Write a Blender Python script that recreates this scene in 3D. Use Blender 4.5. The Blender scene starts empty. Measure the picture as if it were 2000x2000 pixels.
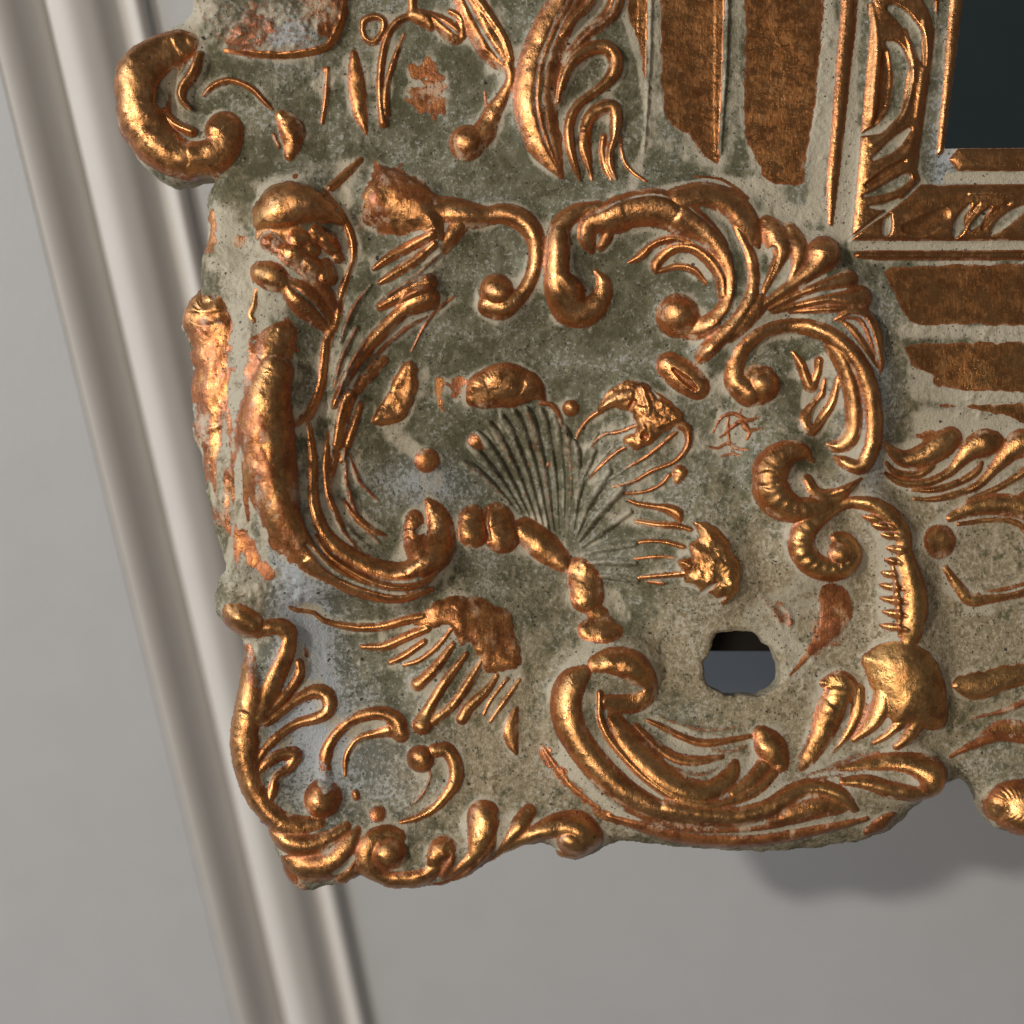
import bpy, math, random
import numpy as np

# ------------------------------------------------------------------ camera, world, lights
S = 1e-4                      # one millimetre is ten design units
sc = bpy.context.scene
COL = sc.collection
DIST = 0.30
WALL_Y = 0.085

cd = bpy.data.cameras.new("camera")
cam = bpy.data.objects.new("camera", cd)
COL.objects.link(cam)
cam.location = (0, -DIST, 0)
cam.rotation_euler = (math.radians(90), 0, 0)
cd.sensor_width = 36
cd.lens = 36 * DIST / 0.2
cd.clip_start = 0.01
cd.clip_end = 20
cd.dof.use_dof = True
cd.dof.focus_distance = DIST - 0.002
cd.dof.aperture_fstop = 7.0
sc.camera = cam

world = bpy.data.worlds.new("World")
sc.world = world
world.use_nodes = True
wn = world.node_tree
wn.nodes["Background"].inputs[0].default_value = (0.86, 0.89, 0.96, 1)
wn.nodes["Background"].inputs[1].default_value = 0.085

def area(name, loc, target, size, power, color, size_y=None):
    l = bpy.data.lights.new(name, 'AREA')
    l.energy = power
    l.color = color
    l.size = size
    if size_y:
        l.shape = 'RECTANGLE'; l.size_y = size_y
    o = bpy.data.objects.new(name, l)
    COL.objects.link(o)
    o.location = loc
    from mathutils import Vector
    d = Vector(target) - Vector(loc)
    o.rotation_euler = d.to_track_quat('-Z', 'Y').to_euler()
    return o

area("lamp_left", (-1.43, -1.34, 0.29), (0, 0, 0), 0.06, 20.0, (1.0, 0.93, 0.84))
area("low_front_fill", (-0.42, -0.95, -0.12), (0, 0, 0), 0.30, 3.0, (1.0, 0.84, 0.66))  # unseen warm fill added low in front to lift the patina
area("window_light", (-1.3, -0.45, 0.45), (0, 0, 0), 0.9, 9.0, (0.70, 0.83, 1.0))

sc.view_settings.view_transform = 'Standard'
sc.view_settings.look = 'None'
sc.view_settings.exposure = 0.0
sc.view_settings.gamma = 1.0
sc.cycles.max_bounces = 6

# ------------------------------------------------------------------ relief grid
G = 2.0
X0, X1, Y0, Y1 = 200, 2320, -240, 1780
NX = int((X1 - X0) / G) + 1
NY = int((Y1 - Y0) / G) + 1
gx = (X0 + np.arange(NX) * G).astype(np.float32)
gy = (Y0 + np.arange(NY) * G).astype(np.float32)
XX, YY = np.meshgrid(gx, gy)
rng = np.random.default_rng(7)

_fy = np.fft.fftfreq(NY)[:, None]
_fx = np.fft.rfftfreq(NX)[None, :]
_F2 = _fx ** 2 + _fy ** 2

def blur(a, px):                              # gaussian, sigma in design units
    s = px / G
    return np.fft.irfft2(np.fft.rfft2(a) * np.exp(-2 * (math.pi * s) ** 2 * _F2), s=(NY, NX)).astype(np.float32)

def noise(px):
    n = blur(rng.standard_normal((NY, NX)).astype(np.float32), px)
    return (n / (n.std() + 1e-9)).astype(np.float32)

def sstep(a, b, x):
    t = np.clip((x - a) / (b - a), 0, 1)
    return t * t * (3 - 2 * t)

N4, N8, N16, N40, N120 = noise(3), noise(7), noise(15), noise(38), noise(110)

O = np.zeros((NY, NX), np.float32)            # ornament height over the field
GOLD = np.zeros((NY, NX), np.float32)
PALE = np.zeros((NY, NX), np.float32)
IDM = np.zeros((NY, NX), np.int32)
ROUGH = np.zeros((NY, NX), np.float32)
PARTS = [("frame_body", None)]                # index = id

class TileSpace:
    def __init__(s): s.ox = s.oy = 0.0; s.k = 1.0
T_ = TileSpace()
def tile(ox, oy, w=0):
    T_.ox, T_.oy, T_.k = float(ox), float(oy), (w / 1932.0 if w else 1.0)

def part(name, label=None):
    PARTS.append((name, label))
    return len(PARTS) - 1

def catmull(P, step):
    P = np.asarray(P, float)
    if len(P) == 1:
        return P
    Q = np.vstack([2 * P[0] - P[1], P, 2 * P[-1] - P[-2]])
    out = []
    for i in range(1, len(Q) - 2):
        p0, p1, p2, p3 = Q[i - 1], Q[i], Q[i + 1], Q[i + 2]
        n = max(1, int(np.hypot(*(p2 - p1)[:2]) / step))
        for j in range(n):
            t = j / n
            out.append(0.5 * ((2 * p1) + (-p0 + p2) * t + (2 * p0 - 5 * p1 + 4 * p2 - p3) * t * t + (-p0 + 3 * p1 - 3 * p2 + p3) * t ** 3))
    out.append(Q[-2])
    return np.array(out)

WIDEN = [1.27]
def stroke_field(pts):
    P = [(T_.ox + p[0] * T_.k, T_.oy + p[1] * T_.k, p[2] * T_.k) for p in pts]
    C = catmull(P, 5.0)
    C[:, 2] = np.where(C[:, 2] < 30, C[:, 2] * WIDEN[0], C[:, 2] * (1 + (WIDEN[0] - 1) * .4))
    C[:, 2] = np.maximum(C[:, 2], 1.2)
    m = C[:, 2].max() + 3
    x0 = max(0, int((C[:, 0].min() - m - X0) / G)); x1 = min(NX, int((C[:, 0].max() + m - X0) / G) + 2)
    y0 = max(0, int((C[:, 1].min() - m - Y0) / G)); y1 = min(NY, int((C[:, 1].max() + m - Y0) / G) + 2)
    if x1 <= x0 or y1 <= y0:
        return None
    U = np.full((y1 - y0, x1 - x0), 9.0, np.float32); SU = U.copy(); W = np.ones_like(U); A = np.zeros_like(U)
    if len(C) == 1:
        C = np.vstack([C, C + [[0.01, 0, 0]]])
    arc = 0.0
    for i in range(len(C) - 1):
        a, b = C[i], C[i + 1]
        mm = max(a[2], b[2]) + 2
        i0 = max(x0, int((min(a[0], b[0]) - mm - X0) / G)); i1 = min(x1, int((max(a[0], b[0]) + mm - X0) / G) + 2)
        j0 = max(y0, int((min(a[1], b[1]) - mm - Y0) / G)); j1 = min(y1, int((max(a[1], b[1]) + mm - Y0) / G) + 2)
        L = math.hypot(b[0] - a[0], b[1] - a[1]) + 1e-6
        if i1 > i0 and j1 > j0:
            xs = gx[i0:i1][None, :] - a[0]; ys = gy[j0:j1][:, None] - a[1]
            dx, dy = (b[0] - a[0]) / L, (b[1] - a[1]) / L
            tt = np.clip((xs * dx + ys * dy) / L, 0, 1)
            ex = xs - tt * L * dx; ey = ys - tt * L * dy
            w = a[2] + (b[2] - a[2]) * tt
            u = np.sqrt(ex * ex + ey * ey) / w
            sl = (slice(j0 - y0, j1 - y0), slice(i0 - x0, i1 - x0))
            better = u < U[sl]
            U[sl] = np.where(better, u, U[sl])
            side = np.sign(xs * dy - ys * dx)           # + on the left hand in picture space
            SU[sl] = np.where(better, u * side, SU[sl])
            W[sl] = np.where(better, w, W[sl])
            A[sl] = np.where(better, arc + tt * L, A[sl])
        arc += L
    return (slice(y0, y1), slice(x0, x1)), U, SU, W, A

def prof(u, e=0.75):
    return np.power(np.clip(1 - u * u, 0, 1), e)

def stroke(pid, pts, h=0.75, gold=1.0, e=0.75, grooves=(), rough=0.0, beads=None, add=False, maxh=60, lift=0.0, over=False):
    """h = height as a share of the local half width; grooves = (offset, width, depth) in half widths"""
    r = stroke_field(pts)
    if r is None: return
    sl, U, SU, W, A = r
    thin = sstep(16, 6, W)
    p = np.power(np.clip(1 - U * U, 0, 1), e + .45 * thin)
    hh = np.minimum(W * h * (1.25 + .45 * thin), maxh * 1.3) * p + lift * sstep(0, .25, p)
    if over:
        hh = np.where(U < 1, hh + O[sl], 0)
    if beads:
        period, depth = beads
        hh = hh * (1 - depth * (0.5 + 0.5 * np.cos(2 * math.pi * A / (period * T_.k))) * (U < 1))
    gk = np.ones_like(hh)
    for (off, gw, gd) in grooves:
        q = np.exp(-((SU - off) / gw) ** 2)
        hh = hh - np.minimum(W * h, maxh) * gd * q * (U < 1) * sstep(0, .3, p)
        gk = gk * (1 - 0.9 * q)
    if add:
        m = U < 1
        O[sl] += hh * m
        GOLD[sl] = np.where(m, np.maximum(GOLD[sl] * 1, gold * sstep(0.1, .5, p)), GOLD[sl])
        return
    win = (hh > O[sl]) & (U < 1)
    gg = gold * sstep(0.0, 0.16, p) * gk * (0.46 + 0.54 * sstep(0.45, 1.0, p))
    GOLD[sl] = np.where(win, gg, GOLD[sl])
    ROUGH[sl] = np.where(win, rough, ROUGH[sl])
    IDM[sl] = np.where(win, pid, IDM[sl])
    O[sl] = np.maximum(O[sl], np.where(U < 1, hh, 0))

def carve(pts, depth0,  gold=0.0, e=0.9, floor=None):
    r = stroke_field(pts)
    if r is None: return
    sl, U, SU, W, A = r
    p = prof(U, e)
    O[sl] -= depth0 * 1.3 * p
    k = sstep(0.05, 0.45, p)
    GOLD[sl] = GOLD[sl] * (1 - k) + gold * k

def rub(pts, gold=0.7, amt=1.0, soft=0.5):       # gold leaf left on / rubbed through: colour only
    r = stroke_field(pts)
    if r is None: return
    sl, U, SU, W, A = r
    k = sstep(0, soft, 1 - U + 0.22 * N8[sl]+0.12*N4[sl]) * amt
    GOLD[sl] = GOLD[sl] * (1 - k) + gold * k

def crust(pts, amt=0.8):
    r = stroke_field(pts)
    if r is None: return
    sl, U, SU, W, A = r
    PALE[sl] = np.maximum(PALE[sl], amt * sstep(0, .8, 1 - U))

def poly_sd(P):
    """signed distance (inside positive) + nearest point, inside a bounding window"""
    P = np.asarray(P, float)
    m = 6
    x0 = max(0, int((P[:, 0].min() - m - X0) / G)); x1 = min(NX, int((P[:, 0].max() + m - X0) / G) + 2)
    y0 = max(0, int((P[:, 1].min() - m - Y0) / G)); y1 = min(NY, int((P[:, 1].max() + m - Y0) / G) + 2)
    xs = gx[x0:x1][None, :]; ys = gy[y0:y1][:, None]
    D = np.full((y1 - y0, x1 - x0), 1e9, np.float32); IN = np.zeros(D.shape, bool)
    NXp = np.zeros_like(D); NYp = np.zeros_like(D)
    n = len(P)
    for i in range(n):
        ax, ay = P[i]; bx, by = P[(i + 1) % n]
        dx, dy = bx - ax, by - ay
        L2 = dx * dx + dy * dy + 1e-9
        t = np.clip(((xs - ax) * dx + (ys - ay) * dy) / L2, 0, 1)
        qx = ax + t * dx; qy = ay + t * dy
        d = np.hypot(xs - qx, ys - qy)
        b = d < D
        D = np.where(b, d, D); NXp = np.where(b, qx, NXp); NYp = np.where(b, qy, NYp)
        if ay != by:
            c = ((ay > ys) != (by > ys)) & (xs < (bx - ax) * (ys - ay) / (by - ay) + ax)
            IN ^= c
    return (slice(y0, y1), slice(x0, x1)), np.where(IN, D, -D), NXp, NYp

def smooth_poly(pts, step=6.0):
    P = np.array([(T_.ox + p[0] * T_.k, T_.oy + p[1] * T_.k) for p in pts])
    n = len(P); out = []
    for i in range(n):
        p0, p1, p2, p3 = P[(i - 1) % n], P[i], P[(i + 1) % n], P[(i + 2) % n]
        m = max(1, min(60, int(np.hypot(*(p2 - p1)) / step)))
        for j in range(m):
            t = j / m
            out.append(0.5 * ((2 * p1) + (-p0 + p2) * t + (2 * p0 - 5 * p1 + 4 * p2 - p3) * t * t + (-p0 + 3 * p1 - 3 * p2 + p3) * t ** 3))
    return np.array(out)

def plate(pid, pts, h, edge, gold=1.0, rough=0.0, smooth=True, gpow=0.3, step=10.0, e=0.6, on_top=False, rag=1.0):
    """raised (h>0) or sunk (h<0) patch with a rounded shoulder; edge in design units"""
    if smooth: P = smooth_poly(pts, step)
    else: P = np.array([(T_.ox + p[0] * T_.k, T_.oy + p[1] * T_.k) for p in pts])
    sl, sd, _, _ = poly_sd(P)
    q = np.clip(sd / edge, 0, 1)
    p = prof(1 - q, e)
    ins = sd > 0
    hh = h * p
    if on_top:
        O[sl] += np.where(ins, hh, 0); win = ins
    elif h > 0:
        win = ins & (hh > O[sl])
        O[sl] = np.where(win, hh, O[sl])
    else:
        win = ins
        O[sl] = np.where(win, O[sl] + hh, O[sl])
    gg = gold * sstep(0, 1, (sd + (1.3 * N4[sl] + 1.6 * N8[sl]) * smooth * rag) / (edge * gpow))
    GOLD[sl] = np.where(win, gg, GOLD[sl])
    ROUGH[sl] = np.where(win, rough, ROUGH[sl])
    if pid is not None:
        IDM[sl] = np.where(win, pid, IDM[sl])

# ------------------------------------------------------------------ field shape
def bump(cx, cy, sx, sy, a, rot=0):
    c, s = math.cos(math.radians(rot)), math.sin(math.radians(rot))
    u = (XX - cx) * c + (YY - cy) * s; v = -(XX - cx) * s + (YY - cy) * c
    return a * np.exp(-0.5 * ((u / sx) ** 2 + (v / sy) ** 2))
B = np.zeros((NY, NX), np.float32)
B += bump(1060, 960, 165, 185, -74, 20)
B += bump(760, 800, 60, 150, -16, 10)
B += bump(1300, 1240, 110, 70, -16, 20)
B += bump(520, 760, 90, 330, 26, 0)
B += bump(1160, 1130, 120, 60, -14, 45)
B += bump(680, 1270, 70, 60, -20)
B += bump(730, 1480, 70, 60, -12)
B += bump(930, 1150, 120, 60, 12, 20)
B += bump(1300, 1560, 300, 70, 22)
B += bump(1600, 700, 120, 200, 10)
B += bump(820, 150, 140, 150, -10)
B += bump(1060, 420, 190, 40, -10)
B += bump(2000, 1120, 170, 120, -14)
B += (N120 * 2.5 + N40 * 1.2)
# surface slopes away to the rim along the left
B -= 12 * sstep(480, 380, XX - 0.06 * (YY - 900)) * sstep(330, 420, YY) * sstep(1150, 1080, YY)

exec_carving = True
# broad swelling bodies under the scrolls
MS = np.zeros((NY, NX), np.float32)
def mass(pts, h, e=1.3):
    tile(0, 0); w0_ = WIDEN[0]; WIDEN[0] = 1.0
    r = stroke_field(pts); WIDEN[0] = w0_
    if r is None: return
    sl, U, SU, W, A = r
    MS[sl] = np.maximum(MS[sl], h * prof(U, e))
mass([(600, 400, 90), (570, 520, 90), (545, 700, 95), (545, 860, 105), (580, 1000, 100), (660, 1110, 85), (780, 1150, 60), (840, 1090, 50)], 34)
mass([(700, 380, 50), (800, 400, 70), (860, 450, 50), (930, 420, 50), (1030, 440, 50), (1050, 540, 45), (1000, 600, 50)], 20)
mass([(1090, 560, 60), (1110, 450, 70), (1230, 410, 85), (1360, 440, 90), (1430, 560, 70), (1400, 640, 60)], 28)
mass([(1390, 690, 50), (1470, 600, 70), (1560, 540, 90), (1640, 640, 80), (1680, 760, 80), (1690, 880, 70), (1640, 940, 50)], 28)
mass([(1540, 860, 60), (1500, 940, 75), (1580, 1000, 70), (1560, 1090, 80), (1640, 1090, 60)], 22)
mass([(1700, 980, 50), (1760, 1080, 65), (1775, 1200, 75), (1780, 1320, 90), (1740, 1430, 80)], 24)
mass([(1230, 1290, 70), (1150, 1330, 85), (1150, 1430, 90), (1240, 1520, 95), (1380, 1570, 95), (1540, 1570, 85), (1680, 1540, 80), (1800, 1510, 60)], 32)
mass([(480, 1200, 50), (550, 1250, 55), (500, 1380, 70), (500, 1500, 75), (560, 1600, 75), (640, 1640, 80), (760, 1660, 70), (880, 1670, 60), (1000, 1620, 50), (1120, 1630, 50)], 22)
mass([(640, 1400, 50), (720, 1380, 45), (840, 1460, 45), (860, 1530, 40)], 9)
mass([(900, 1240, 90), (850, 1330, 70)], 12)
mass([(1000, 770, 110), (1230, 800, 110), (1380, 1060, 100)], 10)
mass([(1125, 1050, 40), (1180, 930, 90), (1260, 830, 115)], 20)
mass([(1150, 1090, 36), (1280, 1090, 85), (1395, 1120, 100)], 24)
mass([(260, 160, 70), (310, 300, 70), (420, 280, 50)], 14)
mass([(1060, -100, 110), (1050, 150, 110), (1080, 330, 70)], 18)
B += blur(MS, 9)

# ------------------------------------------------------------------ mouldings, flutes, mirror seat (top right)
tile(1500, 0, 500)
rail = part("rail_band", "gold moulding band carved with curling leaves, upright")
band2 = part("rail_band", "gold moulding band carved with curling leaves, level")
plate(rail, [(770, -1000), (765, 0), (600, 1842), (3300, 1832), (3300, 1385), (1230, 1396), (1150, 1392), (1120, 1290), (1290, 0), (1300, -1000)], 17, 26, .9, smooth=False, gpow=.3)
IDM[(IDM == rail) & ((YY - 489) > (300 - 489) / (1842 - 1628) * (XX - 1628))] = band2
reed = part("reed", None)
stroke(reed, [(608, -1000, 52), (603, 0, 52), (560, 500, 48), (512, 1000, 42), (472, 1400, 38), (458, 1700, 18)], .5, 1, maxh=9)
reed2 = part("reed", None)
stroke(reed2, [(640, 1932, 12), (800, 1935, 30), (1900, 1932, 32), (3300, 1930, 32)], .5, 1)
lip = part("sight_lip", None)
plate(lip, [(1362, -1000), (1360, 0), (1255, 1180), (1310, 1180), (1462, 0), (1470, -1000)], 10, 12, 1.0, smooth=False, gpow=.2)
lip2 = part("sight_lip", None)
plate(lip2, [(1345, 1215), (1420, 1130), (3300, 1120), (3300, 1305), (1420, 1305)], 10, 16, 1.0, smooth=False, gpow=.2)
# carved leaves in the upright band
for pts in ([(890, 90, 20), (930, 100, 38), (1010, 170, 48), (1090, 290, 52), (1125, 400, 40), (1150, 520, 12)],
            [(880, 350, 18), (940, 400, 48), (985, 560, 62), (975, 720, 60), (920, 880, 45), (830, 985, 38), (700, 1035, 14)],
            [(1040, 1000, 18), (950, 1090, 40), (860, 1165, 35), (770, 1225, 12)],
            [(1020, 1360, 34), (920, 1420, 40), (800, 1470, 24), (700, 1500, 10)],
            [(960, 1525, 16), (860, 1575, 26), (740, 1582, 10)],
            [(1120, -40, 20), (1190, 20, 40), (1225, 120, 25), (1240, 220, 10)],
            [(880, 1690, 30), (870, 1760, 34), (900, 1640, 10)],
            [(850, -420, 20), (960, -330, 50), (985, -160, 50), (920, -30, 20)],
            [(900, -900, 20), (1000, -760, 55), (985, -600, 50), (850, -470, 20)],
            [(1500, 1560, 10), (1450, 1650, 34), (1410, 1740, 40), (1390, 1800, 12)],
            [(1650, 1590, 10), (1570, 1680, 30), (1510, 1740, 14)],
            [(1932, 1560, 14), (1820, 1640, 40), (1720, 1720, 40), (1660, 1780, 12)],
            [(2240, 1470, 14), (2120, 1560, 50), (2040, 1660, 40), (1990, 1740, 12)],
            [(2600, 1470, 14), (2480, 1560, 50), (2400, 1660, 40), (2350, 1740, 12)]):
    carve(pts, 11, 0.06)
for pts in ([(760, 60, 20), (800, 330, 24), (790, 600, 30), (760, 900, 24)],
            [(1060, 560, 22), (1010, 860, 26), (900, 1010, 24), (760, 1120, 18)],
            [(1150, 180, 18), (1170, 420, 22), (1130, 700, 25), (1100, 900, 18)],
            [(1020, 250, 14), (1070, 480, 20), (1080, 640, 14)],
            [(1080, 1040, 12), (1000, 1200, 22), (820, 1330, 20), (720, 1380, 12)],
            [(1500, 1480, 16), (1640, 1470, 22), (1800, 1480, 14)]):
    stroke(rail if pts[0][1] < 1400 else band2, pts, .30, 1.0, add=True, maxh=6)
for pts in ([(860, 420, 20), (870, 600, 45), (850, 800, 35), (780, 960, 14)],
            [(1000, 1240, 14), (880, 1310, 26), (720, 1420, 12)], [(1560, 1560, 12), (1500, 1640, 22), (1470, 1700, 8)],
            [(1780, 1560, 12), (1660, 1640, 24), (1590, 1740, 10)], [(1290, 1640, 50), (1150, 1720, 60), (1020, 1740, 30)]):
    carve(pts, 7, 0.85)
tile(0, 0)
# mitre crack
carve([(1628, 489, 1.6), (1700, 437, 2.6), (1760, 392, 3.4), (1800, 352, 3.6), (1842, 300, 3)], 16, 0.0)
# flutes, upright
tile(1000, 0, 500)
for pts in ([(855, -1000), (862, 40), (940, 330), (985, 600), (1022, 960), (1036, 940), (1048, 300), (1050, -1000)],
            [(1122, -1000), (1116, 400), (1128, 700), (1160, 900), (1230, 985), (1345, 1050), (1410, 1160), (1500, 1235), (1555, 1262), (1590, 900), (1622, 0), (1625, -1000)]):
    f = part("flute", None)
    plate(f, pts, -15, 30, .86, gpow=.3, rag=.7)
f = part("flute", None)
plate(f, [(1760, -1000), (1742, 300), (1735, 700), (1752, 1050), (1845, 1260), (1880, 1360), (1990, 1420), (2090, 1420), (2200, 1405), (2225, 1180), (2290, 800), (2340, 300), (2365, 0), (2370, -1000)], -17, 36, .84, gpow=.3, rag=.7)
tile(0, 0)
for k, pts in enumerate(([(1722, 534), (1745, 521), (1800, 518), (1900, 516), (2400, 514), (2400, 636), (1900, 638), (1800, 637), (1772, 630), (1757, 610), (1742, 575)],
            [(1757, 681), (1780, 671), (1900, 667), (2400, 664), (2400, 778), (1940, 768), (1830, 758), (1818, 738), (1775, 716), (1772, 700)],
            [(1790, 792), (1900, 788), (2400, 784), (2400, 850), (2050, 840), (1960, 815), (1890, 800)])):
    f = part("flute", None)
    plate(f, pts, -13, 30, .84, gpow=.3, rag=.7)
for x in (1271, 1420):
    stroke(0, [(x + (0 if x < 1300 else 3), -240, 5), (x - 3, 100, 5), (x - 14, 300, 3)], .9, 0.12)
crust([(1620, -240, 22), (1612, 100, 20), (1590, 380, 22), (1560, 420, 26), (1500, 395, 20)], .9)
crust([(1670, -240, 22), (1655, 200, 22), (1638, 460, 18)], .95)
crust([(1760, 650, 16), (2300, 650, 18)], .95)
crust([(1790, 740, 40), (1840, 770, 30), (2300, 776, 16)], .9)
crust([(1800, 820, 40), (1950, 835, 30), (2100, 860, 30)], .9)
crust([(1660, 482, 12), (2300, 482, 12)], .9)
crust([(1850, 350, 16), (2300, 350, 14)], 1.)
crust([(1440, -240, 16), (1430, 250, 14), (1400, 330, 20)], .6)
crust([(1280, -240, 12), (1275, 220, 12), (1330, 290, 24), (1400, 330, 20)], .55)

# ------------------------------------------------------------------ ornament, top left
tile(200, 0, 500)
p_ = part("scroll", "heavy copper volute bulging past the left edge")
stroke(p_, [(650, 340, 70), (490, 420, 160), (325, 560, 215), (300, 760, 208), (350, 970, 190), (490, 1150, 150), (680, 1240, 118), (870, 1195, 105), (945, 1085, 100), (930, 980, 118)], .56, 1.0, e=.6, rough=.4, maxh=34)
stroke(p_, [(745, 430, 26), (700, 560, 38), (620, 680, 36), (615, 770, 26), (680, 840, 12)], 1.2, 1.0, lift=8)
stroke(p_, [(475, 840, 26), (555, 950, 34), (700, 1025, 36)], 1.1, 1.0, lift=6)
carve([(560, 560, 22), (490, 680, 34), (470, 820, 30)], 14, 0.05)
p_ = part("tendril"); stroke(p_, [(770, 730, 16), (850, 655, 26), (980, 620, 24), (1130, 680, 24), (1230, 780, 22), (1290, 840, 10)], .9, .75)
p_ = part("bud"); stroke(p_, [(1360, 890, 40), (1430, 980, 80), (1440, 1090, 60), (1420, 1190, 36)], .6, .95, rough=.5)
stroke(p_, [(1300, 1030, 16), (1340, 1120, 18)], .9, .7)
p_ = part("cup", "broad worn cup with mottled gilding under its rim")
plate(p_, [(700, -1000), (640, -100), (720, 90), (830, 300), (1000, 395), (1200, 438), (1450, 442), (1700, 385), (1800, 250), (1850, 40), (1960, -1000)], 24, 34, .20, rough=1.0, gpow=.2)
stroke(p_, [(930, 395, 12), (1200, 430, 20), (1450, 430, 20), (1690, 370, 20), (1780, 240, 24), (1830, 60, 20), (1850, -200, 20)], .5, .9, add=True)
rub([(1200, 250, 170), (1050, 330, 120)], .31); rub([(1720, 250, 60), (1780, 60, 60)], .6); rub([(1640, 60, 120), (1600, -100, 150)], .34); crust([(1350, 160, 90), (1300, 60, 60)], .6)
crust([(800, 60, 150), (520, 200, 100)], .9)
rub([(1690, 520, 24), (1690, 720, 26), (1660, 930, 20)], .8)
stroke(0, [(1700, 520, 20), (1690, 720, 22), (1660, 930, 16)], .6, .8)
crust([(1620, 640, 60)], .8)

tile(600, 0, 500)
p_ = part("ring"); stroke(p_, [(415, 225, 18), (425, 160, 26), (500, 125, 28), (570, 150, 26), (570, 230, 22), (505, 310, 26), (440, 290, 22), (415, 225, 18)], .8, .95)
p_ = part("lozenge"); stroke(p_, [(350, 400, 26), (368, 600, 54), (400, 850, 48), (445, 1010, 12)], .55, .85, rough=.5)
p_ = part("wreath_stem")
stroke(p_, [(800, 115, 22), (690, 155, 28), (610, 260, 26), (565, 420, 26), (548, 600, 26), (552, 760, 26), (575, 930, 34)], .8, .95)
stroke(p_, [(730, 255, 12), (660, 430, 20), (610, 590, 20), (590, 720, 24), (595, 860, 30)], .8, .9)
stroke(p_, [(790, -300, 34), (790, 0, 32), (792, 110, 30)], .7, .95)
p_ = part("wreath_crest")
stroke(p_, [(800, 110, 44), (880, 140, 52), (930, 195, 34)], .7, .95, rough=.3)
stroke(p_, [(930, 110, 26), (1030, 190, 55), (1110, 260, 60), (1150, 285, 30)], .7, .95, grooves=((0.1, .2, .4),))
stroke(p_, [(1080, 90, 22), (1160, 150, 28), (1172, 280, 26)], .8, .9)
p_ = part("wreath_leaf", "long curling leaf ending in a round knob")
stroke(p_, [(1150, -120, 60), (1240, 60, 95), (1340, 250, 105), (1430, 400, 95), (1515, 520, 42)], .42, .85, rough=.6, grooves=((-.15, .16, .45),))
stroke(p_, [(1515, 500, 36), (1535, 620, 34), (1470, 750, 42), (1390, 880, 62), (1340, 1000, 75), (1270, 1060, 80)], .6, .85, rough=.4)
stroke(p_, [(1230, -60, 20), (1390, 160, 25), (1490, 320, 25), (1540, 470, 22)], .5, 1, add=True)
stroke(p_, [(1205, 1085, 112)], .8, 1.0, rough=.2)
rub([(880, 560, 130), (910, 700, 130), (900, 800, 90)], .55)
stroke(p_, [(1340, 690, 10), (1350, 800, 12)], .7, .6)

# upright acanthus beside the flutes
tile(1000, 0, 500)
p_ = part("acanthus_leaf", "upright acanthus leaf beside the flutes")
stroke(p_, [(520, -350, 120), (430, 0, 120), (300, 250, 135), (205, 500, 145), (170, 750, 150), (195, 950, 140), (265, 1150, 90), (370, 1350, 16)], .38, 1, e=.6, grooves=((.35, .12, .22), (0, .1, .18)))
stroke(p_, [(760, -300, 48), (780, -50, 52), (770, 70, 52), (700, 165, 46), (565, 280, 36), (445, 420, 30), (375, 600, 28), (345, 770, 20)], .95, 1, grooves=((-.1, .3, .25),))
stroke(p_, [(660, -100, 26), (580, 60, 28), (470, 170, 28), (380, 300, 24)], .8, 1, lift=10)
stroke(p_, [(345, 800, 22), (380, 640, 30), (450, 500, 38), (570, 400, 44), (700, 375, 48), (775, 450, 48), (770, 560, 46), (690, 655, 36), (600, 725, 30), (490, 820, 30), (432, 950, 34), (430, 1100, 34), (470, 1270, 24), (510, 1370, 8)], .95, 1, lift=4)
stroke(p_, [(550, 990, 38), (590, 895, 40), (680, 830, 46), (760, 830, 48), (782, 930, 42), (768, 1060, 32), (738, 1150, 26), (735, 1260, 28), (778, 1370, 8)], .95, 1, lift=4)
stroke(p_, [(560, 960, 36), (545, 1120, 40), (575, 1260, 26), (602, 1370, 8)], .8, .95)
stroke(p_, [(690, 1040, 24), (680, 1150, 26), (705, 1280, 28), (745, 1370, 10)], .8, .95)
p_ = part("tendril"); stroke(p_, [(820, 1050, 8), (838, 1210, 15), (905, 1310, 16), (1010, 1390, 10)], .9, .9)
stroke(0, [(1370, 1340, 8), (1560, 1360, 11), (1680, 1430, 13), (1775, 1505, 10)], .8, .75)
crust([(840, 100, 30), (960, 500, 40), (1020, 1000, 40), (900, 1500, 60), (1250, 1430, 60), (1700, 1400, 80), (2000, 1500, 90)], .8)

# ------------------------------------------------------------------ centre top scroll pair
tile(800, 350, 500)
p_ = part("scroll", "C scroll curling left round a round knob")
stroke(p_, [(170, 230, 70), (320, 245, 88), (480, 290, 78), (600, 290, 58), (720, 275, 66), (850, 325, 72), (935, 430, 62), (955, 560, 52), (935, 700, 46), (880, 830, 46), (790, 940, 52), (690, 990, 66), (600, 960, 70)], .72, 1, e=.7)
stroke(p_, [(655, 850, 122)], .8, 1)
stroke(p_, [(400, 330, 55), (340, 420, 52), (265, 520, 42), (205, 620, 26), (172, 760, 12)], .6, 1, rough=.5)
p_ = part("tendril"); stroke(p_, [(335, 885, 10), (200, 1000, 13), (100, 1130, 13), (10, 1300, 8)], .9, .6)
p_ = part("scroll", "C scroll with a forked lower curl beside the top centre")
stroke(p_, [(1420, 225, 34), (1250, 270, 56), (1140, 370, 66), (1112, 520, 76), (1105, 700, 78), (1120, 860, 84), (1200, 985, 96), (1330, 1005, 88), (1430, 925, 70), (1465, 800, 50), (1400, 695, 14)], .68, 1, e=.7)
stroke(p_, [(1150, 780, 60), (1235, 860, 72), (1230, 930, 60)], .9, 1, lift=3)

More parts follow.
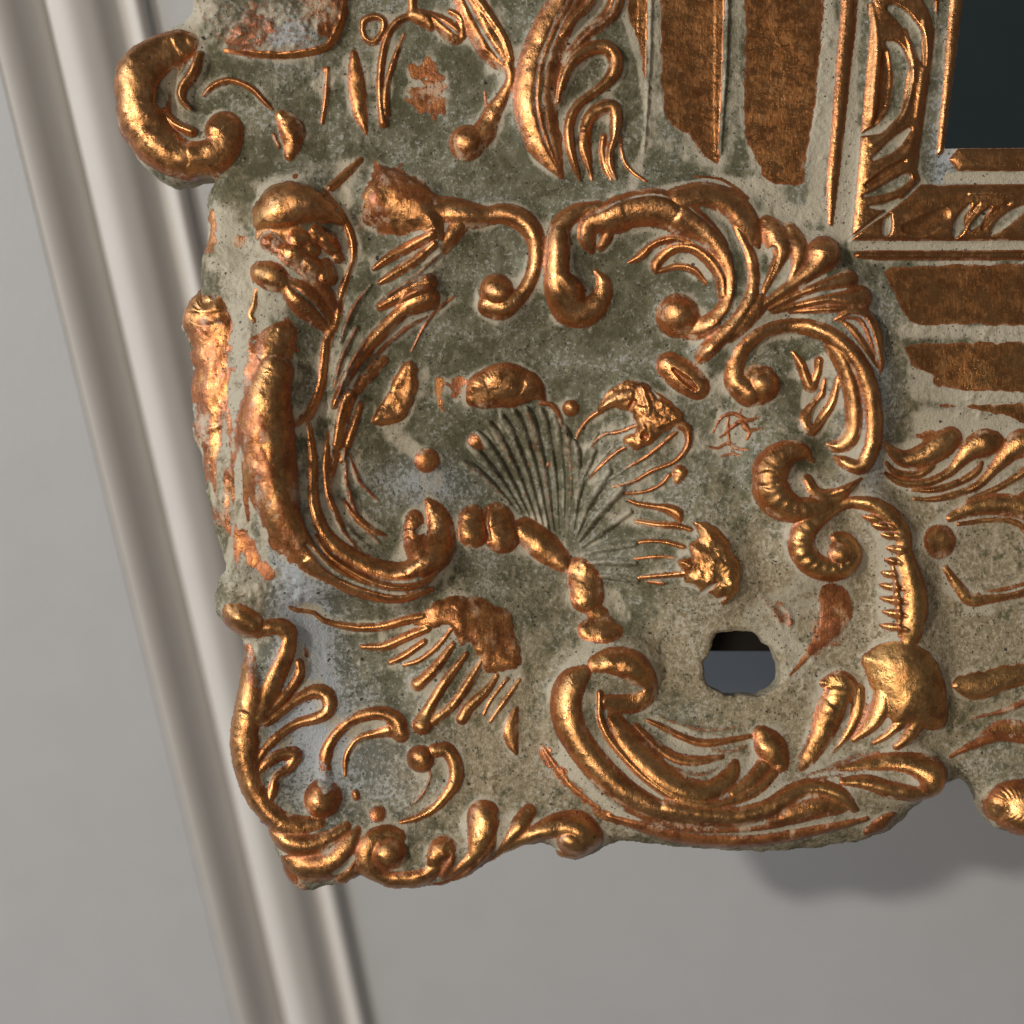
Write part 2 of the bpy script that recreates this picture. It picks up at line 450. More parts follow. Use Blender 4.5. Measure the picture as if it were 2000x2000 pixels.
tile(1200, 350, 500)
p_ = part("scroll", "great scroll arching over the corner to a dark round knob")
stroke(p_, [(-180, 540, 30), (-215, 450, 60), (-190, 350, 62), (-60, 320, 95), (120, 255, 125), (300, 240, 135), (440, 290, 120), (570, 355, 90), (700, 450, 72), (795, 570, 62), (850, 710, 54), (862, 850, 54), (830, 970, 58), (750, 1075, 62), (640, 1140, 64), (540, 1150, 50)], .62, 1, e=.7, grooves=((.55, .10, .15),))
stroke(p_, [(-100, 520, 28), (-60, 450, 38)], .8, 1)
stroke(p_, [(470, 1035, 152)], .75, 1)
stroke(p_, [(470, 190, 90), (620, 150, 90), (750, 155, 88), (880, 215, 92), (975, 330, 85), (1040, 440, 56), (1075, 530, 14)], .7, 1, e=.7)
carve([(640, 250, 16), (750, 320, 34), (850, 460, 34), (905, 640, 34), (925, 830, 40), (890, 1000, 40), (800, 1110, 26)], 14, 0.02)
p_ = part("leaf", "fan of leaves bursting from the great scroll")
stroke(p_, [(880, 340, 20), (950, 470, 32), (1010, 610, 38), (1025, 780, 40), (1000, 920, 42), (905, 1080, 44), (770, 1220, 52), (670, 1320, 52), (625, 1385, 18)], .8, 1)
stroke(p_, [(1060, 970, 60), (970, 1080, 60), (850, 1220, 30)], .45, .9)
stroke(p_, [(1135, 330, 40), (1190, 420, 84), (1225, 530, 74), (1215, 640, 40), (1150, 770, 26), (1070, 920, 20)], .75, 1)
carve([(1170, 560, 24), (1160, 650, 34), (1110, 780, 30), (1075, 880, 14)], 12, 0)
stroke(p_, [(1180, 560, 14), (1200, 600, 22), (1140, 760, 20), (1090, 870, 14)], .9, .9)
stroke(p_, [(1310, 385, 42), (1350, 480, 58), (1358, 600, 50), (1320, 730, 26), (1260, 840, 18), (1150, 930, 14)], .8, 1)
stroke(p_, [(1560, 570, 118), (1490, 680, 70), (1370, 780, 46), (1230, 880, 36), (1100, 970, 26)], .8, 1)
stroke(p_, [(1745, 770, 58), (1640, 800, 46), (1500, 840, 32), (1310, 915, 26), (1150, 1000, 18)], .75, 1)
stroke(p_, [(1835, 910, 78), (1720, 930, 56), (1560, 935, 32), (1350, 975, 24), (1170, 1020, 16)], .75, 1)
stroke(p_, [(1300, 1020, 12), (1500, 1010, 22), (1700, 1000, 30)], .7, .9)
p_ = part("leaf", "crescent leaf tip at the outer side of the corner scroll")
tile(1500, 500, 500)
stroke(p_, [(470, 505, 14), (590, 450, 44), (690, 470, 55), (750, 560, 60), (790, 690, 50), (818, 820, 28), (810, 900, 8)], .75, 1, grooves=((-.35, .25, .35),))
stroke(p_, [(500, 500, 10), (600, 580, 26), (690, 700, 24), (790, 850, 10)], .6, .95)
p_ = part("scroll", "long C scroll framing the right side of the corner")
tile(1200, 350, 500)
stroke(p_, [(1110, 1560, 122)], .72, 1)
stroke(p_, [(1130, 1490, 60), (1040, 1480, 60), (1000, 1600, 80), (1090, 1640, 60)], .6, 1)
stroke(p_, [(1000, 1620, 84), (905, 1520, 72), (925, 1370, 60), (1015, 1240, 52), (1150, 1158, 48), (1330, 1125, 52), (1500, 1165, 58), (1640, 1245, 62), (1760, 1360, 64), (1845, 1500, 66), (1895, 1650, 66), (1915, 1830, 66), (1910, 2000, 64), (1890, 2060, 62), (1850, 2150, 58), (1790, 2170, 50), (1700, 2130, 40), (1650, 2100, 14)], .8, 1, grooves=((-.95, .25, .2),))
tile(1500, 500, 500)
stroke(p_, [(420, 690, 30), (490, 760, 50), (550, 880, 50), (590, 1010, 50), (610, 1150, 50), (612, 1290, 52), (575, 1400, 54), (500, 1440, 40), (440, 1420, 10)], .85, 1)
p_ = part("tendril", "small pair of V shaped and looped tendrils inside the right scroll")
stroke(p_, [(175, 735, 14), (230, 820, 32), (270, 920, 34), (310, 1000, 34), (355, 890, 28), (362, 800, 30)], .8, 1)
stroke(p_, [(410, 930, 10), (385, 1060, 26), (310, 1160, 36), (270, 1240, 44), (315, 1315, 40), (400, 1220, 34), (465, 1100, 28), (500, 930, 16)], .8, 1)
carve([(395, 1090, 12), (340, 1180, 22), (320, 1260, 16)], 8, 0)
crust([(180, 900, 60), (420, 800, 60), (260, 1100, 40), (470, 1150, 30)], .8)
tile(1200, 350, 500)
p_ = part("bead", "oval bead under the great scroll")
stroke(p_, [(415, 1405, 84), (520, 1490, 98), (620, 1570, 80)], .6, 1)
carve([(440, 1440, 10), (540, 1530, 24), (610, 1590, 10)], 7, .5)
p_ = part("tendril", "thin forked tendrils inside the great scroll")
stroke(p_, [(105, 632, 10), (190, 590, 30), (280, 510, 26), (400, 472, 28), (520, 490, 24), (620, 560, 14)], .8, .8, rough=.4)
stroke(p_, [(310, 700, 22), (310, 650, 36), (390, 565, 36), (480, 530, 34), (590, 550, 34), (700, 640, 38), (780, 760, 40), (800, 900, 36)], .8, .85)
stroke(p_, [(340, 700, 18), (470, 665, 24), (590, 700, 26), (680, 800, 14)], .8, .8)
crust([(560, 620, 80), (680, 720, 60)], .7)
crust([(640, 1010, 40), (660, 1100, 40)], .6)

# row of leaves at the far right
tile(1500, 500, 500)
p_ = part("leaf", "leaf with a curled tip, first of the row along the lower right")
stroke(p_, [(855, 1415, 14), (920, 1480, 36), (1040, 1535, 58), (1180, 1500, 76), (1290, 1430, 88), (1365, 1375, 72)], .7, 1)
stroke(p_, [(870, 1560, 12), (960, 1635, 24), (1100, 1655, 28), (1200, 1615, 24), (1245, 1585, 10)], .9, 1)
p_ = part("leaf", "second curled leaf along the lower right")
stroke(p_, [(870, 1640, 12), (1000, 1708, 26), (1180, 1712, 28), (1350, 1640, 32), (1440, 1550, 42), (1520, 1460, 66), (1610, 1415, 88), (1685, 1400, 66)], .7, 1)
stroke(p_, [(1080, 1765, 10), (1250, 1765, 22), (1450, 1700, 26), (1570, 1620, 26), (1600, 1560, 14)], .85, .9)
p_ = part("leaf", "third curled leaf along the lower right")
stroke(p_, [(1100, 1835, 10), (1300, 1828, 22), (1560, 1740, 28), (1700, 1600, 40), (1800, 1490, 62), (1880, 1420, 88), (1960, 1400, 80)], .7, .95)
stroke(p_, [(1500, 1840, 10), (1750, 1740, 24), (1932, 1620, 30), (2060, 1500, 50), (2150, 1430, 80)], .7, .95)
p_ = part("leaf")
stroke(p_, [(1900, 1800, 10), (2150, 1640, 30), (2300, 1500, 60), (2420, 1430, 86), (2500, 1420, 70)], .7, .95)
stroke(p_, [(2250, 1780, 10), (2450, 1640, 30), (2600, 1500, 60), (2720, 1430, 86)], .7, .95)
crust([(900, 1540, 60), (1100, 1600, 50), (1050, 1420, 70), (1000, 1700, 60), (1300, 1850, 50)], .8)
rub([(1140, 1360, 50), (1220, 1340, 30)], .5)

# ------------------------------------------------------------------ shell
tile(800, 350, 500)
p_ = part("bead", "long domed bead above the shell")
stroke(p_, [(480, 1650, 50), (590, 1575, 125), (730, 1550, 155), (870, 1580, 115), (960, 1650, 56), (1020, 1730, 14)], .5, 1, e=.6, rough=.5)
carve([(860, 1760, 60), (960, 1720, 60)], 12, 0)
rub([(220, 1520, 30), (210, 1620, 38), (250, 1740, 16)], .8); rub([(350, 1560, 70)], .5)
p_ = part("bead"); stroke(p_, [(1220, 1720, 52)], .7, 1)
tile(700, 650, 500)
p_ = part("bead"); stroke(p_, [(905, 820, 70), (950, 815, 40)], .5, .8)
p_ = part("bead"); stroke(p_, [(510, 960, 80)], .35, .8)
p_ = part("scrap", "pale gilded chip standing out in the hollow")
plate(p_, [(330, 230), (430, 215), (440, 420), (360, 620), (230, 690), (95, 670), (200, 470)], 16, 16, .9, rough=.8, gpow=.2)
crust([(250, 760, 120), (380, 860, 90)], .8); crust([(540, 1120, 150)], .55); crust([(500, 330, 80), (480, 450, 60)], .6)
WIDEN[0] = 1.0
rib = part("shell_ribs", "fine fan of ribs of the shell, olive and pale")
tips = [(905, 905), (915, 872), (932, 846), (954, 826), (978, 812), (1003, 803), (1028, 798), (1056, 800), (1082, 812), (1104, 835), (1122, 862)]
roots = [(1003, 990), (1018, 998), (1032, 1006), (1046, 1014), (1060, 1024), (1072, 1032), (1083, 1038), (1093, 1042), (1102, 1046), (1110, 1048), (1117, 1050)]
tile(0, 0)
for k, (a, b) in enumerate(zip(tips, roots)):
    mx, my = (a[0] + b[0]) / 2 + 9, (a[1] + b[1]) / 2 + 2
    stroke(rib, [(a[0], a[1], 9), (a[0] * .7 + mx * .3 + 3, a[1] * .7 + my * .3, 13), (mx, my, 8.5), (b[0] * .7 + mx * .3, b[1] * .7 + my * .3, 6), (b[0], b[1], 3.5)], .85, .16 if k % 3 else .23)
for pts in ([(1160, 880, 8), (1130, 960, 9), (1120, 1045, 5)], [(1190, 920, 8), (1150, 985, 9), (1126, 1050, 5)], [(1215, 955, 8), (1165, 1010, 9), (1132, 1058, 5)],
            [(1232, 1000, 7), (1180, 1036, 9), (1138, 1068, 5)], [(1240, 1062, 7), (1185, 1070, 9), (1142, 1082, 5)], [(1240, 1100, 6), (1190, 1098, 8), (1150, 1100, 4)], [(1245, 1135, 6), (1200, 1128, 8), (1162, 1126, 4)]):
    stroke(rib, [(a_, b_, c_ * 1.1) for a_, b_, c_ in pts], .8, .16)
stroke(rib, [(1055, 786, 4), (1080, 790, 7), (1096, 825, 6), (1082, 880, 6), (1062, 930, 5)], .8, .55)
stroke(rib, [(1048, 830, 3), (1040, 880, 5), (1030, 915, 3)], .8, .5)
tile(1100, 700, 500)
for pts in ([(-40, 1130, 10), (60, 950, 16), (170, 740, 18), (260, 560, 16)],
            [(0, 1180, 10), (130, 980, 16), (260, 800, 18), (380, 660, 14)],
            [(30, 1260, 10), (200, 1040, 16), (330, 930, 16), (480, 830, 12)],
            [(60, 1340, 10), (240, 1140, 18), (400, 1010, 12)]):
    stroke(rib, pts, .8, .08)
p_ = part("shell_lobe", "upper lobe of the shell with veined petals and chipped copper tip")
for pts in ([(70, 680, 10), (130, 540, 16), (210, 440, 24), (290, 390, 26)],
            [(160, 760, 12), (230, 640, 16), (310, 570, 16), (430, 550, 18), (560, 500, 22)],
            [(200, 900, 12), (330, 770, 18), (430, 690, 20), (500, 660, 22)],
            [(380, 968, 12), (540, 925, 18), (680, 845, 20), (830, 785, 22), (915, 700, 30), (945, 620, 34), (930, 530, 45), (870, 500, 40)],
            [(470, 830, 10), (600, 760, 17), (720, 670, 19), (800, 600, 20), (850, 560, 20)],
            [(460, 1018, 12), (620, 1005, 18), (740, 950, 18), (800, 880, 22)]):
    stroke(p_, pts, .8, .75)
stroke(p_, [(880, 860, 60), (860, 920, 36)], .6, 1)
plate(p_, [(262, 400), (300, 270), (380, 195), (480, 150), (600, 170), (700, 250), (800, 320), (900, 420), (880, 500), (800, 540), (700, 620), (560, 690), (450, 665), (450, 600), (560, 520), (510, 420), (400, 375)], 17, 15, .85, rough=1.3, gpow=.3)
stroke(p_, [(290, 380, 30), (400, 300, 50), (500, 270, 40)], .4, 1, add=True)
stroke(p_, [(590, 200, 14), (630, 340, 26), (640, 430, 14)], .5, 1, add=True)
carve([(530, 330, 26), (500, 380, 20)], 8, .6); carve([(610, 590, 36)], 10, .6); carve([(660, 240, 12), (710, 300, 16)], 6, 0)
p_ = part("shell_lobe", "lower lobe of the shell, chipped copper with spiky fringe")
for pts in ([(500, 1070, 10), (560, 1095, 22), (680, 1115, 26), (790, 1135, 42), (860, 1170, 50), (880, 1215, 26)],
            [(560, 1230, 24), (700, 1252, 32), (850, 1262, 28), (960, 1290, 22)],
            [(500, 1405, 8), (620, 1380, 17), (750, 1382, 19), (900, 1420, 22)],
            [(530, 1515, 8), (700, 1495, 14), (830, 1500, 8)],
            [(550, 1665, 10), (640, 1650, 20), (800, 1632, 24), (910, 1620, 26)],
            [(640, 1690, 12), (760, 1700, 14)]):
    stroke(p_, pts, .8, .9)
plate(p_, [(950, 1215), (1060, 1218), (1180, 1300), (1275, 1440), (1330, 1600), (1330, 1730), (1270, 1820), (1190, 1860), (1120, 1790), (1000, 1760), (900, 1700), (900, 1610), (840, 1520), (940, 1480), (930, 1400), (1000, 1330)], 20, 26, .9, rough=1.3, gpow=.3)
for pts in ([(890, 1700, 14), (960, 1710, 24), (1010, 1740, 10)], [(1020, 1800, 14), (1070, 1740, 24), (1140, 1690, 10)], [(1100, 1840, 14), (1180, 1810, 20), (1210, 1790, 8)], [(1060, 1880, 10), (1170, 1870, 20)], [(880, 1470, 30), (920, 1460, 20)]):
    carve(pts, 6, 0); crust([(a, b, c * 1.4) for a, b, c in pts], 1)
rub([(1000, 1540, 80)], .5, .5)
p_ = part("rosette", "faint lattice rosette of red brown lines")
for pts in ([(1130, 560, 12), (1190, 450, 18), (1280, 420, 20), (1390, 470, 22), (1470, 440, 12)], [(1180, 600, 12), (1260, 530, 20), (1340, 480, 26), (1400, 560, 22), (1380, 610, 16)],
            [(1090, 660, 10), (1160, 680, 16), (1240, 640, 20), (1310, 680, 18), (1390, 690, 10)], [(1250, 420, 12), (1240, 500, 18), (1250, 610, 16), (1280, 700, 14)], [(1190, 740, 10), (1280, 720, 14), (1340, 740, 8)], [(1340, 380, 8), (1330, 450, 16), (1380, 540, 22), (1500, 530, 10)]):
    stroke(p_, pts, .45, .55)
crust([(1200, 560, 140), (1380, 580, 100), (1180, 680, 90)], .65)
crust([(420, 1080, 100), (500, 1250, 90), (330, 1180, 70)], .5)
WIDEN[0] = 1.22
# beaded root of the shell
tile(700, 650, 500)
p_ = part("bead", "first knuckle of the shell root"); stroke(p_, [(860, 1400, 90), (868, 1500, 108)], .7, 1, rough=.4)
p_ = part("bead", "second and wider knuckle of the shell root"); stroke(p_, [(1040, 1410, 110), (1085, 1530, 135)], .62, 1, rough=.4)
carve([(975, 1330, 12), (965, 1440, 14), (985, 1560, 14)], 9, .3)
p_ = part("bead", "long third knuckle of the shell root"); stroke(p_, [(1260, 1490, 84), (1400, 1610, 102), (1550, 1740, 66)], .65, 1, rough=.3)
tile(1100, 700, 500)
p_ = part("bead", "fourth knuckle of the shell root with a flaked face"); stroke(p_, [(120, 1590, 76), (170, 1700, 112), (185, 1800, 112)], .55, 1, rough=.7)
tile(800, 1100, 500)
p_ = part("bead"); stroke(p_, [(1395, 360, 62), (1440, 400, 62)], .5, .9, rough=.4)
p_ = part("bead"); stroke(p_, [(1340, 510, 64), (1450, 500, 90), (1540, 510, 64)], .6, 1, rough=.2)
carve([(1620, 300, 60), (1600, 420, 50)], 8, 0); crust([(1560, 260, 90), (1650, 420, 60)], .7); crust([(1420, 620, 110), (1200, 780, 80), (1080, 1000, 70)], .85)

# ------------------------------------------------------------------ left flank
tile(300, 700, 500)
plate(0, [(250, -700), (700, -760), (820, -200), (860, 200), (930, 700), (1000, 1050), (1150, 1350), (1400, 1600), (1500, 1760), (900, 1900), (300, 1900), (50, 800)], 20, 44, .1, gpow=.3)
tile(300, 300, 500)
p_ = part("knob", "bright smooth bulb at the head of the left scroll")
plate(p_, [(770, 430), (850, 300), (980, 245), (1130, 250), (1290, 330), (1400, 430), (1480, 540), (1380, 560), (1230, 560), (1100, 600), (960, 640), (810, 620), (760, 520)], 42, 46, 1.0, gpow=.10, e=.62, rough=.1)
carve([(860, 640, 60), (1000, 660, 60), (1120, 640, 50)], 14, .8)
p_ = part("crumbled_neck", "crumbled lumps of gilding under the bright bulb")
for pts in ([(1120, 690, 62), (1190, 670, 40)], [(1040, 780, 50), (1110, 800, 70), (1170, 780, 40)], [(1260, 640, 60)], [(1330, 680, 60), (1370, 740, 50)], [(1210, 860, 60), (1260, 900, 60)], [(1320, 860, 45), (1330, 950, 60)], [(1400, 800, 40)], [(1230, 760, 50)]):
    stroke(p_, pts, .7, .95, rough=1.5, lift=8)
stroke(p_, [(900, 700, 70), (960, 740, 60), (1050, 840, 50), (1180, 930, 50), (1280, 1020, 60), (1350, 1150, 60)], .5, .5, rough=1, lift=4)
p_ = part("lobe", "smooth copper lobe under the bright bulb")
stroke(p_, [(840, 930, 72), (930, 965, 92), (1010, 1010, 62)], .75, 1, rough=.2)
p_ = part("lobe", "twisted copper lobe with a notch, tapering into the scroll")
stroke(p_, [(1070, 1050, 66), (1180, 1140, 110), (1290, 1250, 80), (1350, 1360, 26)], .62, .95, rough=.5, grooves=((.1, .18, .3),))
p_ = part("tendril"); stroke(p_, [(810, 1060, 14), (790, 1170, 28), (762, 1240, 34), (800, 1300, 16)], .9, 1)
p_ = part("scroll_rim", "thin rim line bordering the long left scroll")
stroke(p_, [(1300, 300, 10), (1420, 460, 24), (1495, 640, 30), (1510, 800, 28), (1460, 960, 26), (1415, 1120, 28), (1390, 1290, 30), (1320, 1420, 32), (1300, 1600, 34), (1280, 1750, 32), (1230, 1900, 32), (1190, 1980, 36), (1120, 2045, 30)], .85, .85, rough=.4)
p_ = part("worn_boss", "worn golden boss with flaked surface on the left flank")
stroke(p_, [(1010, 1400, 90), (930, 1530, 130), (830, 1640, 100)], .35, .95, rough=1.0)
rub([(1000, 1380, 110), (930, 1530, 150), (820, 1660, 110)], .95)
p_ = part("side_post", "rounded copper post on the outer left flank")
stroke(p_, [(420, 1130, 110), (400, 1210, 200), (440, 1330, 205), (455, 1480, 175), (470, 1750, 172), (490, 1950, 150), (520, 2150, 90)], .5, .95, e=.6, rough=.4, maxh=30)
carve([(300, 1235, 30), (400, 1265, 44), (560, 1250, 36)], 3.5, .75)
rub([(430, 1420, 190), (450, 1600, 200), (450, 1932, 190), (480, 2120, 160)], .5, .92)
crust([(560, 500, 140), (620, 800, 180), (640, 1050, 160), (700, 1300, 90), (700, 1700, 60), (900, 1180, 90), (980, 1250, 60), (500, 850, 90)], .85)
rub([(850, 1430, 60), (780, 1600, 80), (740, 1800, 80)], .3, .7)
rub([(440, 470, 30), (450, 620, 40), (430, 720, 40)], .7); rub([(670, 680, 40)], .6); rub([(1090, 200, 24)], .6)
crust([(1400, 330, 120), (1440, 120, 90), (800, 250, 90)], .6)
# copper dome leaf right of the bulb
tile(0, 0)
p_ = part("leaf", "domed leaf with a red copper back beside the bright bulb")
plate(p_, [(740, 322), (775, 334), (812, 352), (846, 375), (862, 402), (872, 440), (868, 478), (846, 474), (818, 458), (785, 468), (748, 456), (716, 440), (706, 400), (722, 358)], 30, 46, .95, gpow=.14, rough=.35)
rub([(745, 350, 30), (790, 365, 26), (830, 385, 20)], .42, .9)
rub([(720, 430, 22), (760, 445, 22), (730, 400, 18)], .3, .8)
stroke(p_, [(704, 312, 5), (680, 338, 9), (650, 372, 8)], .8, .9)
crust([(690, 360, 26), (670, 400, 24)], .8)
plate(p_, [(872, 440), (862, 560), (848, 612), (790, 640), (740, 690), (700, 750), (670, 840), (652, 900), (640, 800), (648, 690), (672, 600), (700, 520), (740, 470), (800, 452)], 13, 22, .04, gpow=.3)
for pts in ([(845, 466, 8), (800, 486, 9), (762, 506, 8), (732, 528, 4)], [(850, 482, 6), (812, 512, 9), (772, 538, 8), (742, 556, 4)],
            [(838, 556, 14), (795, 574, 12), (745, 602, 7)],
            [(838, 585, 17), (815, 592, 18), (785, 612, 11), (745, 652, 11), (702, 702, 10), (672, 752, 8), (655, 795, 5)],
            [(752, 702, 6), (722, 730, 10), (690, 772, 6)], [(684, 775, 10), (672, 815, 10), (662, 870, 8)], [(704, 790, 5), (686, 850, 6), (668, 900, 5)]):
    stroke(p_, [(a_, b_, c_ * 1.12) for a_, b_, c_ in pts], .8, .9, over=True)
for pts in ([(860, 500, 4), (820, 535, 6), (770, 570, 6), (735, 600, 4)], [(835, 620, 5), (790, 645, 7), (740, 690, 7), (712, 730, 4)], [(700, 640, 4), (672, 700, 7), (655, 760, 5)],
            [(725, 560, 4), (690, 610, 7), (668, 670, 5)], [(850, 535, 4), (800, 556, 6), (760, 580, 5)], [(716, 665, 4), (688, 715, 6), (664, 780, 4)], [(676, 880, 5), (680, 950, 7), (705, 1020, 6), (740, 1060, 4)],
            [(650, 880, 4), (648, 960, 6), (670, 1030, 6), (710, 1080, 4)]):
    stroke(p_, pts, .7, .34, over=True)
stroke(p_, [(700, 560, 4), (660, 640, 6), (640, 720, 6), (632, 780, 4)], .7, .3)

# long left scroll
tile(300, 700, 500)

p_ = part("scroll", "long outer ridge of the left scroll, copper worn through")
stroke(p_, [(960, 120, 110), (900, 330, 165), (880, 560, 205), (895, 780, 205), (940, 1000, 185), (1015, 1210, 160), (1120, 1400, 132), (1280, 1550, 104), (1500, 1690, 74), (1700, 1775, 48), (1900, 1800, 32), (2100, 1740, 20)], .75, .95, e=.5, rough=.3, maxh=34)
rub([(800, 430, 130), (820, 700, 140), (880, 950, 130), (960, 1200, 110), (1090, 1430, 80)], .52, .9)
p_ = part("scroll", "parallel inner ridge of the left scroll")
WIDEN[0] = 1.05
carve([(1150, 520, 20), (1158, 760, 36), (1165, 980, 36), (1185, 1180, 34), (1275, 1390, 30), (1420, 1540, 28), (1620, 1655, 24), (1850, 1690, 18)], 16, 0)
carve([(1190, 1400, 14), (1330, 1565, 22), (1500, 1672, 20), (1750, 1755, 16), (1900, 1770, 12)], 12, 0)
stroke(p_, [(1190, 500, 18), (1222, 760, 34), (1226, 980, 38), (1248, 1160, 44), (1340, 1350, 52), (1510, 1490, 62), (1720, 1585, 68), (1900, 1600, 72), (2040, 1540, 80)], .8, 1, rough=.6)
stroke(p_, [(1250, 1330, 10), (1340, 1470, 24), (1500, 1592, 28), (1700, 1690, 30), (1900, 1722, 30), (2060, 1680, 26), (2150, 1600, 12)], 1.0, .9, lift=8)
stroke(p_, [(1325, 560, 14), (1312, 800, 28), (1325, 980, 28), (1370, 1130, 28), (1450, 1270, 16)], .8, .8, rough=.6)
p_ = part("knob", "pitted round knob ending the left scroll")
tile(700, 650, 500)
stroke(p_, [(520, 1270, 30), (590, 1380, 85), (620, 1520, 105), (590, 1680, 110), (500, 1740, 100)], .7, 1, rough=.8)
stroke(p_, [(420, 1400, 70), (420, 1560, 90), (470, 1680, 100)], .55, .75, rough=1.3)
carve([(480, 1480, 36), (450, 1500, 30)], 12, 0); carve([(370, 1580, 40)], 8, .3)
p_ = part("leaf", "slim leaf blades lining the hollow of the left scroll")
tile(300, 700, 500)
stroke(p_, [(1480, 310, 30), (1445, 430, 42), (1400, 600, 32), (1370, 800, 26), (1330, 1000, 24)], .8, .8, rough=.4)
stroke(p_, [(1440, 1070, 12), (1520, 1180, 32), (1620, 1280, 34), (1745, 1335, 14)], .7, .75)
stroke(p_, [(1480, 720, 16), (1550, 920, 26), (1690, 1080, 14)], .6, .4)
stroke(p_, [(1340, 760, 12), (1350, 1050, 22), (1450, 1250, 24), (1600, 1400, 18)], .6, .2)
WIDEN[0] = 1.22
# left skin below the post
rub([(400, 500, 70), (450, 700, 70)], .5, .8); rub([(700, 1350, 60), (760, 1480, 70), (900, 1650, 40)], .55, .9)
rub([(560, 850, 40), (620, 1000, 60), (520, 1050, 50)], .32, .7)
crust([(660, 300, 60), (720, 560, 60), (600, 600, 60), (760, 900, 70), (760, 1100, 70), (600, 1450, 60), (580, 1640, 90), (750, 1720, 100)], .75)
for pts in ([(400, 850, 26), (440, 910, 30)], [(430, 1130, 30), (500, 1200, 44), (540, 1250, 26)]):
    carve(pts, 12, .3)
p_ = part("bead"); stroke(p_, [(420, 1020, 34), (425, 1090, 30)], .8, 1)
stroke(p_, [(800, 1105, 30)], .8, 1); stroke(p_, [(880, 1335, 28), (920, 1370, 18)], .8, 1)

# ------------------------------------------------------------------ lower left
tile(400, 1100, 500)
p_ = part("knob", "small bright knob on the lower left edge")
stroke(p_, [(225, 350, 84), (290, 405, 112), (380, 455, 84)], .72, 1, e=.65)
stroke(p_, [(150, 130, 30), (125, 220, 42), (125, 330, 40)], .8, .95)
p_ = part("leaf", "tall curved leaf along the lower left edge with three curling fronds")
stroke(p_, [(415, 535, 20), (470, 490, 45), (560, 465, 52), (640, 500, 52), (655, 580, 44), (620, 700, 56), (555, 850, 62), (490, 1000, 66), (430, 1130, 70)], .62, 1, e=.65)
stroke(p_, [(330, 640, 40), (340, 800, 80), (345, 1000, 110), (310, 1200, 118), (300, 1400, 112), (320, 1560, 105), (380, 1720, 95), (480, 1850, 84), (600, 1930, 74), (740, 1950, 60), (880, 1930, 40)], .55, .95, e=.55, rough=.2)
rub([(330, 660, 90), (400, 800, 80), (420, 900, 50)], .15, .8, soft=.8)
stroke(p_, [(722, 740, 26), (722, 840, 34), (640, 970, 34), (540, 1080, 30), (455, 1160, 20)], .85, 1)
stroke(p_, [(490, 1190, 26), (620, 1095, 36), (740, 1005, 40), (850, 962, 48), (935, 1000, 50), (935, 1100, 50), (850, 1160, 40), (700, 1205, 34), (560, 1300, 32), (460, 1410, 30), (400, 1530, 18)], .85, 1)
carve([(600, 1170, 20), (740, 1090, 36), (860, 1070, 34)], 5, 0)
stroke(p_, [(420, 1570, 22), (500, 1480, 38), (600, 1430, 42), (690, 1440, 48), (640, 1540, 34), (560, 1590, 34), (530, 1700, 34), (500, 1830, 20)], .85, 1)
stroke(p_, [(760, 640, 10), (770, 700, 14)], .6, .8)
p_ = part("knob", "round knob inside the lower left curl")
stroke(p_, [(900, 1760, 135)], .75, 1, rough=.7)
p_ = part("scroll_rim", "thin ledge running from the left scroll to the gilded fan")
stroke(p_, [(590, 270, 14), (690, 345, 17), (820, 370, 16), (890, 430, 20), (1010, 468, 26), (1160, 488, 30), (1330, 480, 32), (1500, 435, 34), (1650, 400, 34)], .8, .85)
stroke(p_, [(430, 30, 30), (520, 150, 34), (600, 260, 26)], .8, .85)
p_ = part("leaf", "gilded fan with long spread fingers")
stroke(p_, [(1180, 635, 16), (1350, 628, 32), (1500, 565, 34), (1680, 485, 34)], .8, 1)
stroke(p_, [(1400, 750, 20), (1500, 700, 28), (1660, 590, 24)], .8, .95)
stroke(p_, [(1500, 770, 12), (1620, 730, 20), (1760, 620, 20), (1880, 470, 16)], .7, .9)
tile(800, 1100, 500)
for pts in ([(60, 910, 46), (100, 880, 40), (200, 780, 38), (330, 610, 22)], [(100, 1210, 66), (150, 1090, 40), (270, 890, 34), (430, 680, 20)], [(180, 1180, 40), (330, 1065, 34), (445, 900, 34), (540, 740, 22)],
            [(395, 1170, 40), (450, 1080, 40), (580, 960, 30), (660, 850, 18)], [(610, 1190, 14), (700, 1060, 20), (830, 880, 14)], [(560, 1140, 10), (620, 1020, 14), (740, 870, 12)]):
    stroke(p_, pts, .8, 1)
plate(p_, [(-60, 410), (80, 370), (200, 285), (380, 240), (540, 262), (640, 310), (765, 370), (785, 500), (830, 620), (842, 770), (740, 815), (600, 835), (545, 780), (460, 600), (390, 640), (345, 540), (290, 470), (100, 500)], 11, 18, .66, rough=.5, gpow=.25)
p_ = part("tendril"); stroke(p_, [(810, 1090, 14), (760, 1220, 50), (770, 1330, 45), (805, 1430, 14)], .5, .95)
carve([(850, 1120, 14), (860, 1260, 26), (870, 1420, 14)], 7, 0)
p_ = part("scroll", "small C scroll with a knobbed end, left half of a broken ring")
tile(400, 1100, 500)
stroke(p_, [(960, 1690, 30), (920, 1600, 42), (915, 1450, 44), (970, 1320, 38), (1080, 1205, 38), (1200, 1145, 42), (1340, 1125, 46), (1450, 1180, 54), (1480, 1275, 62)], .75, .95)
rub([(940, 1690, 60), (915, 1500, 55)], .15, .9)
stroke(p_, [(1060, 1600, 12), (1070, 1450, 22), (1150, 1330, 26), (1280, 1285, 30), (1390, 1260, 44)], .75, .9)
p_ = part("scroll", "small C scroll with a bright ball, right half of a broken ring")
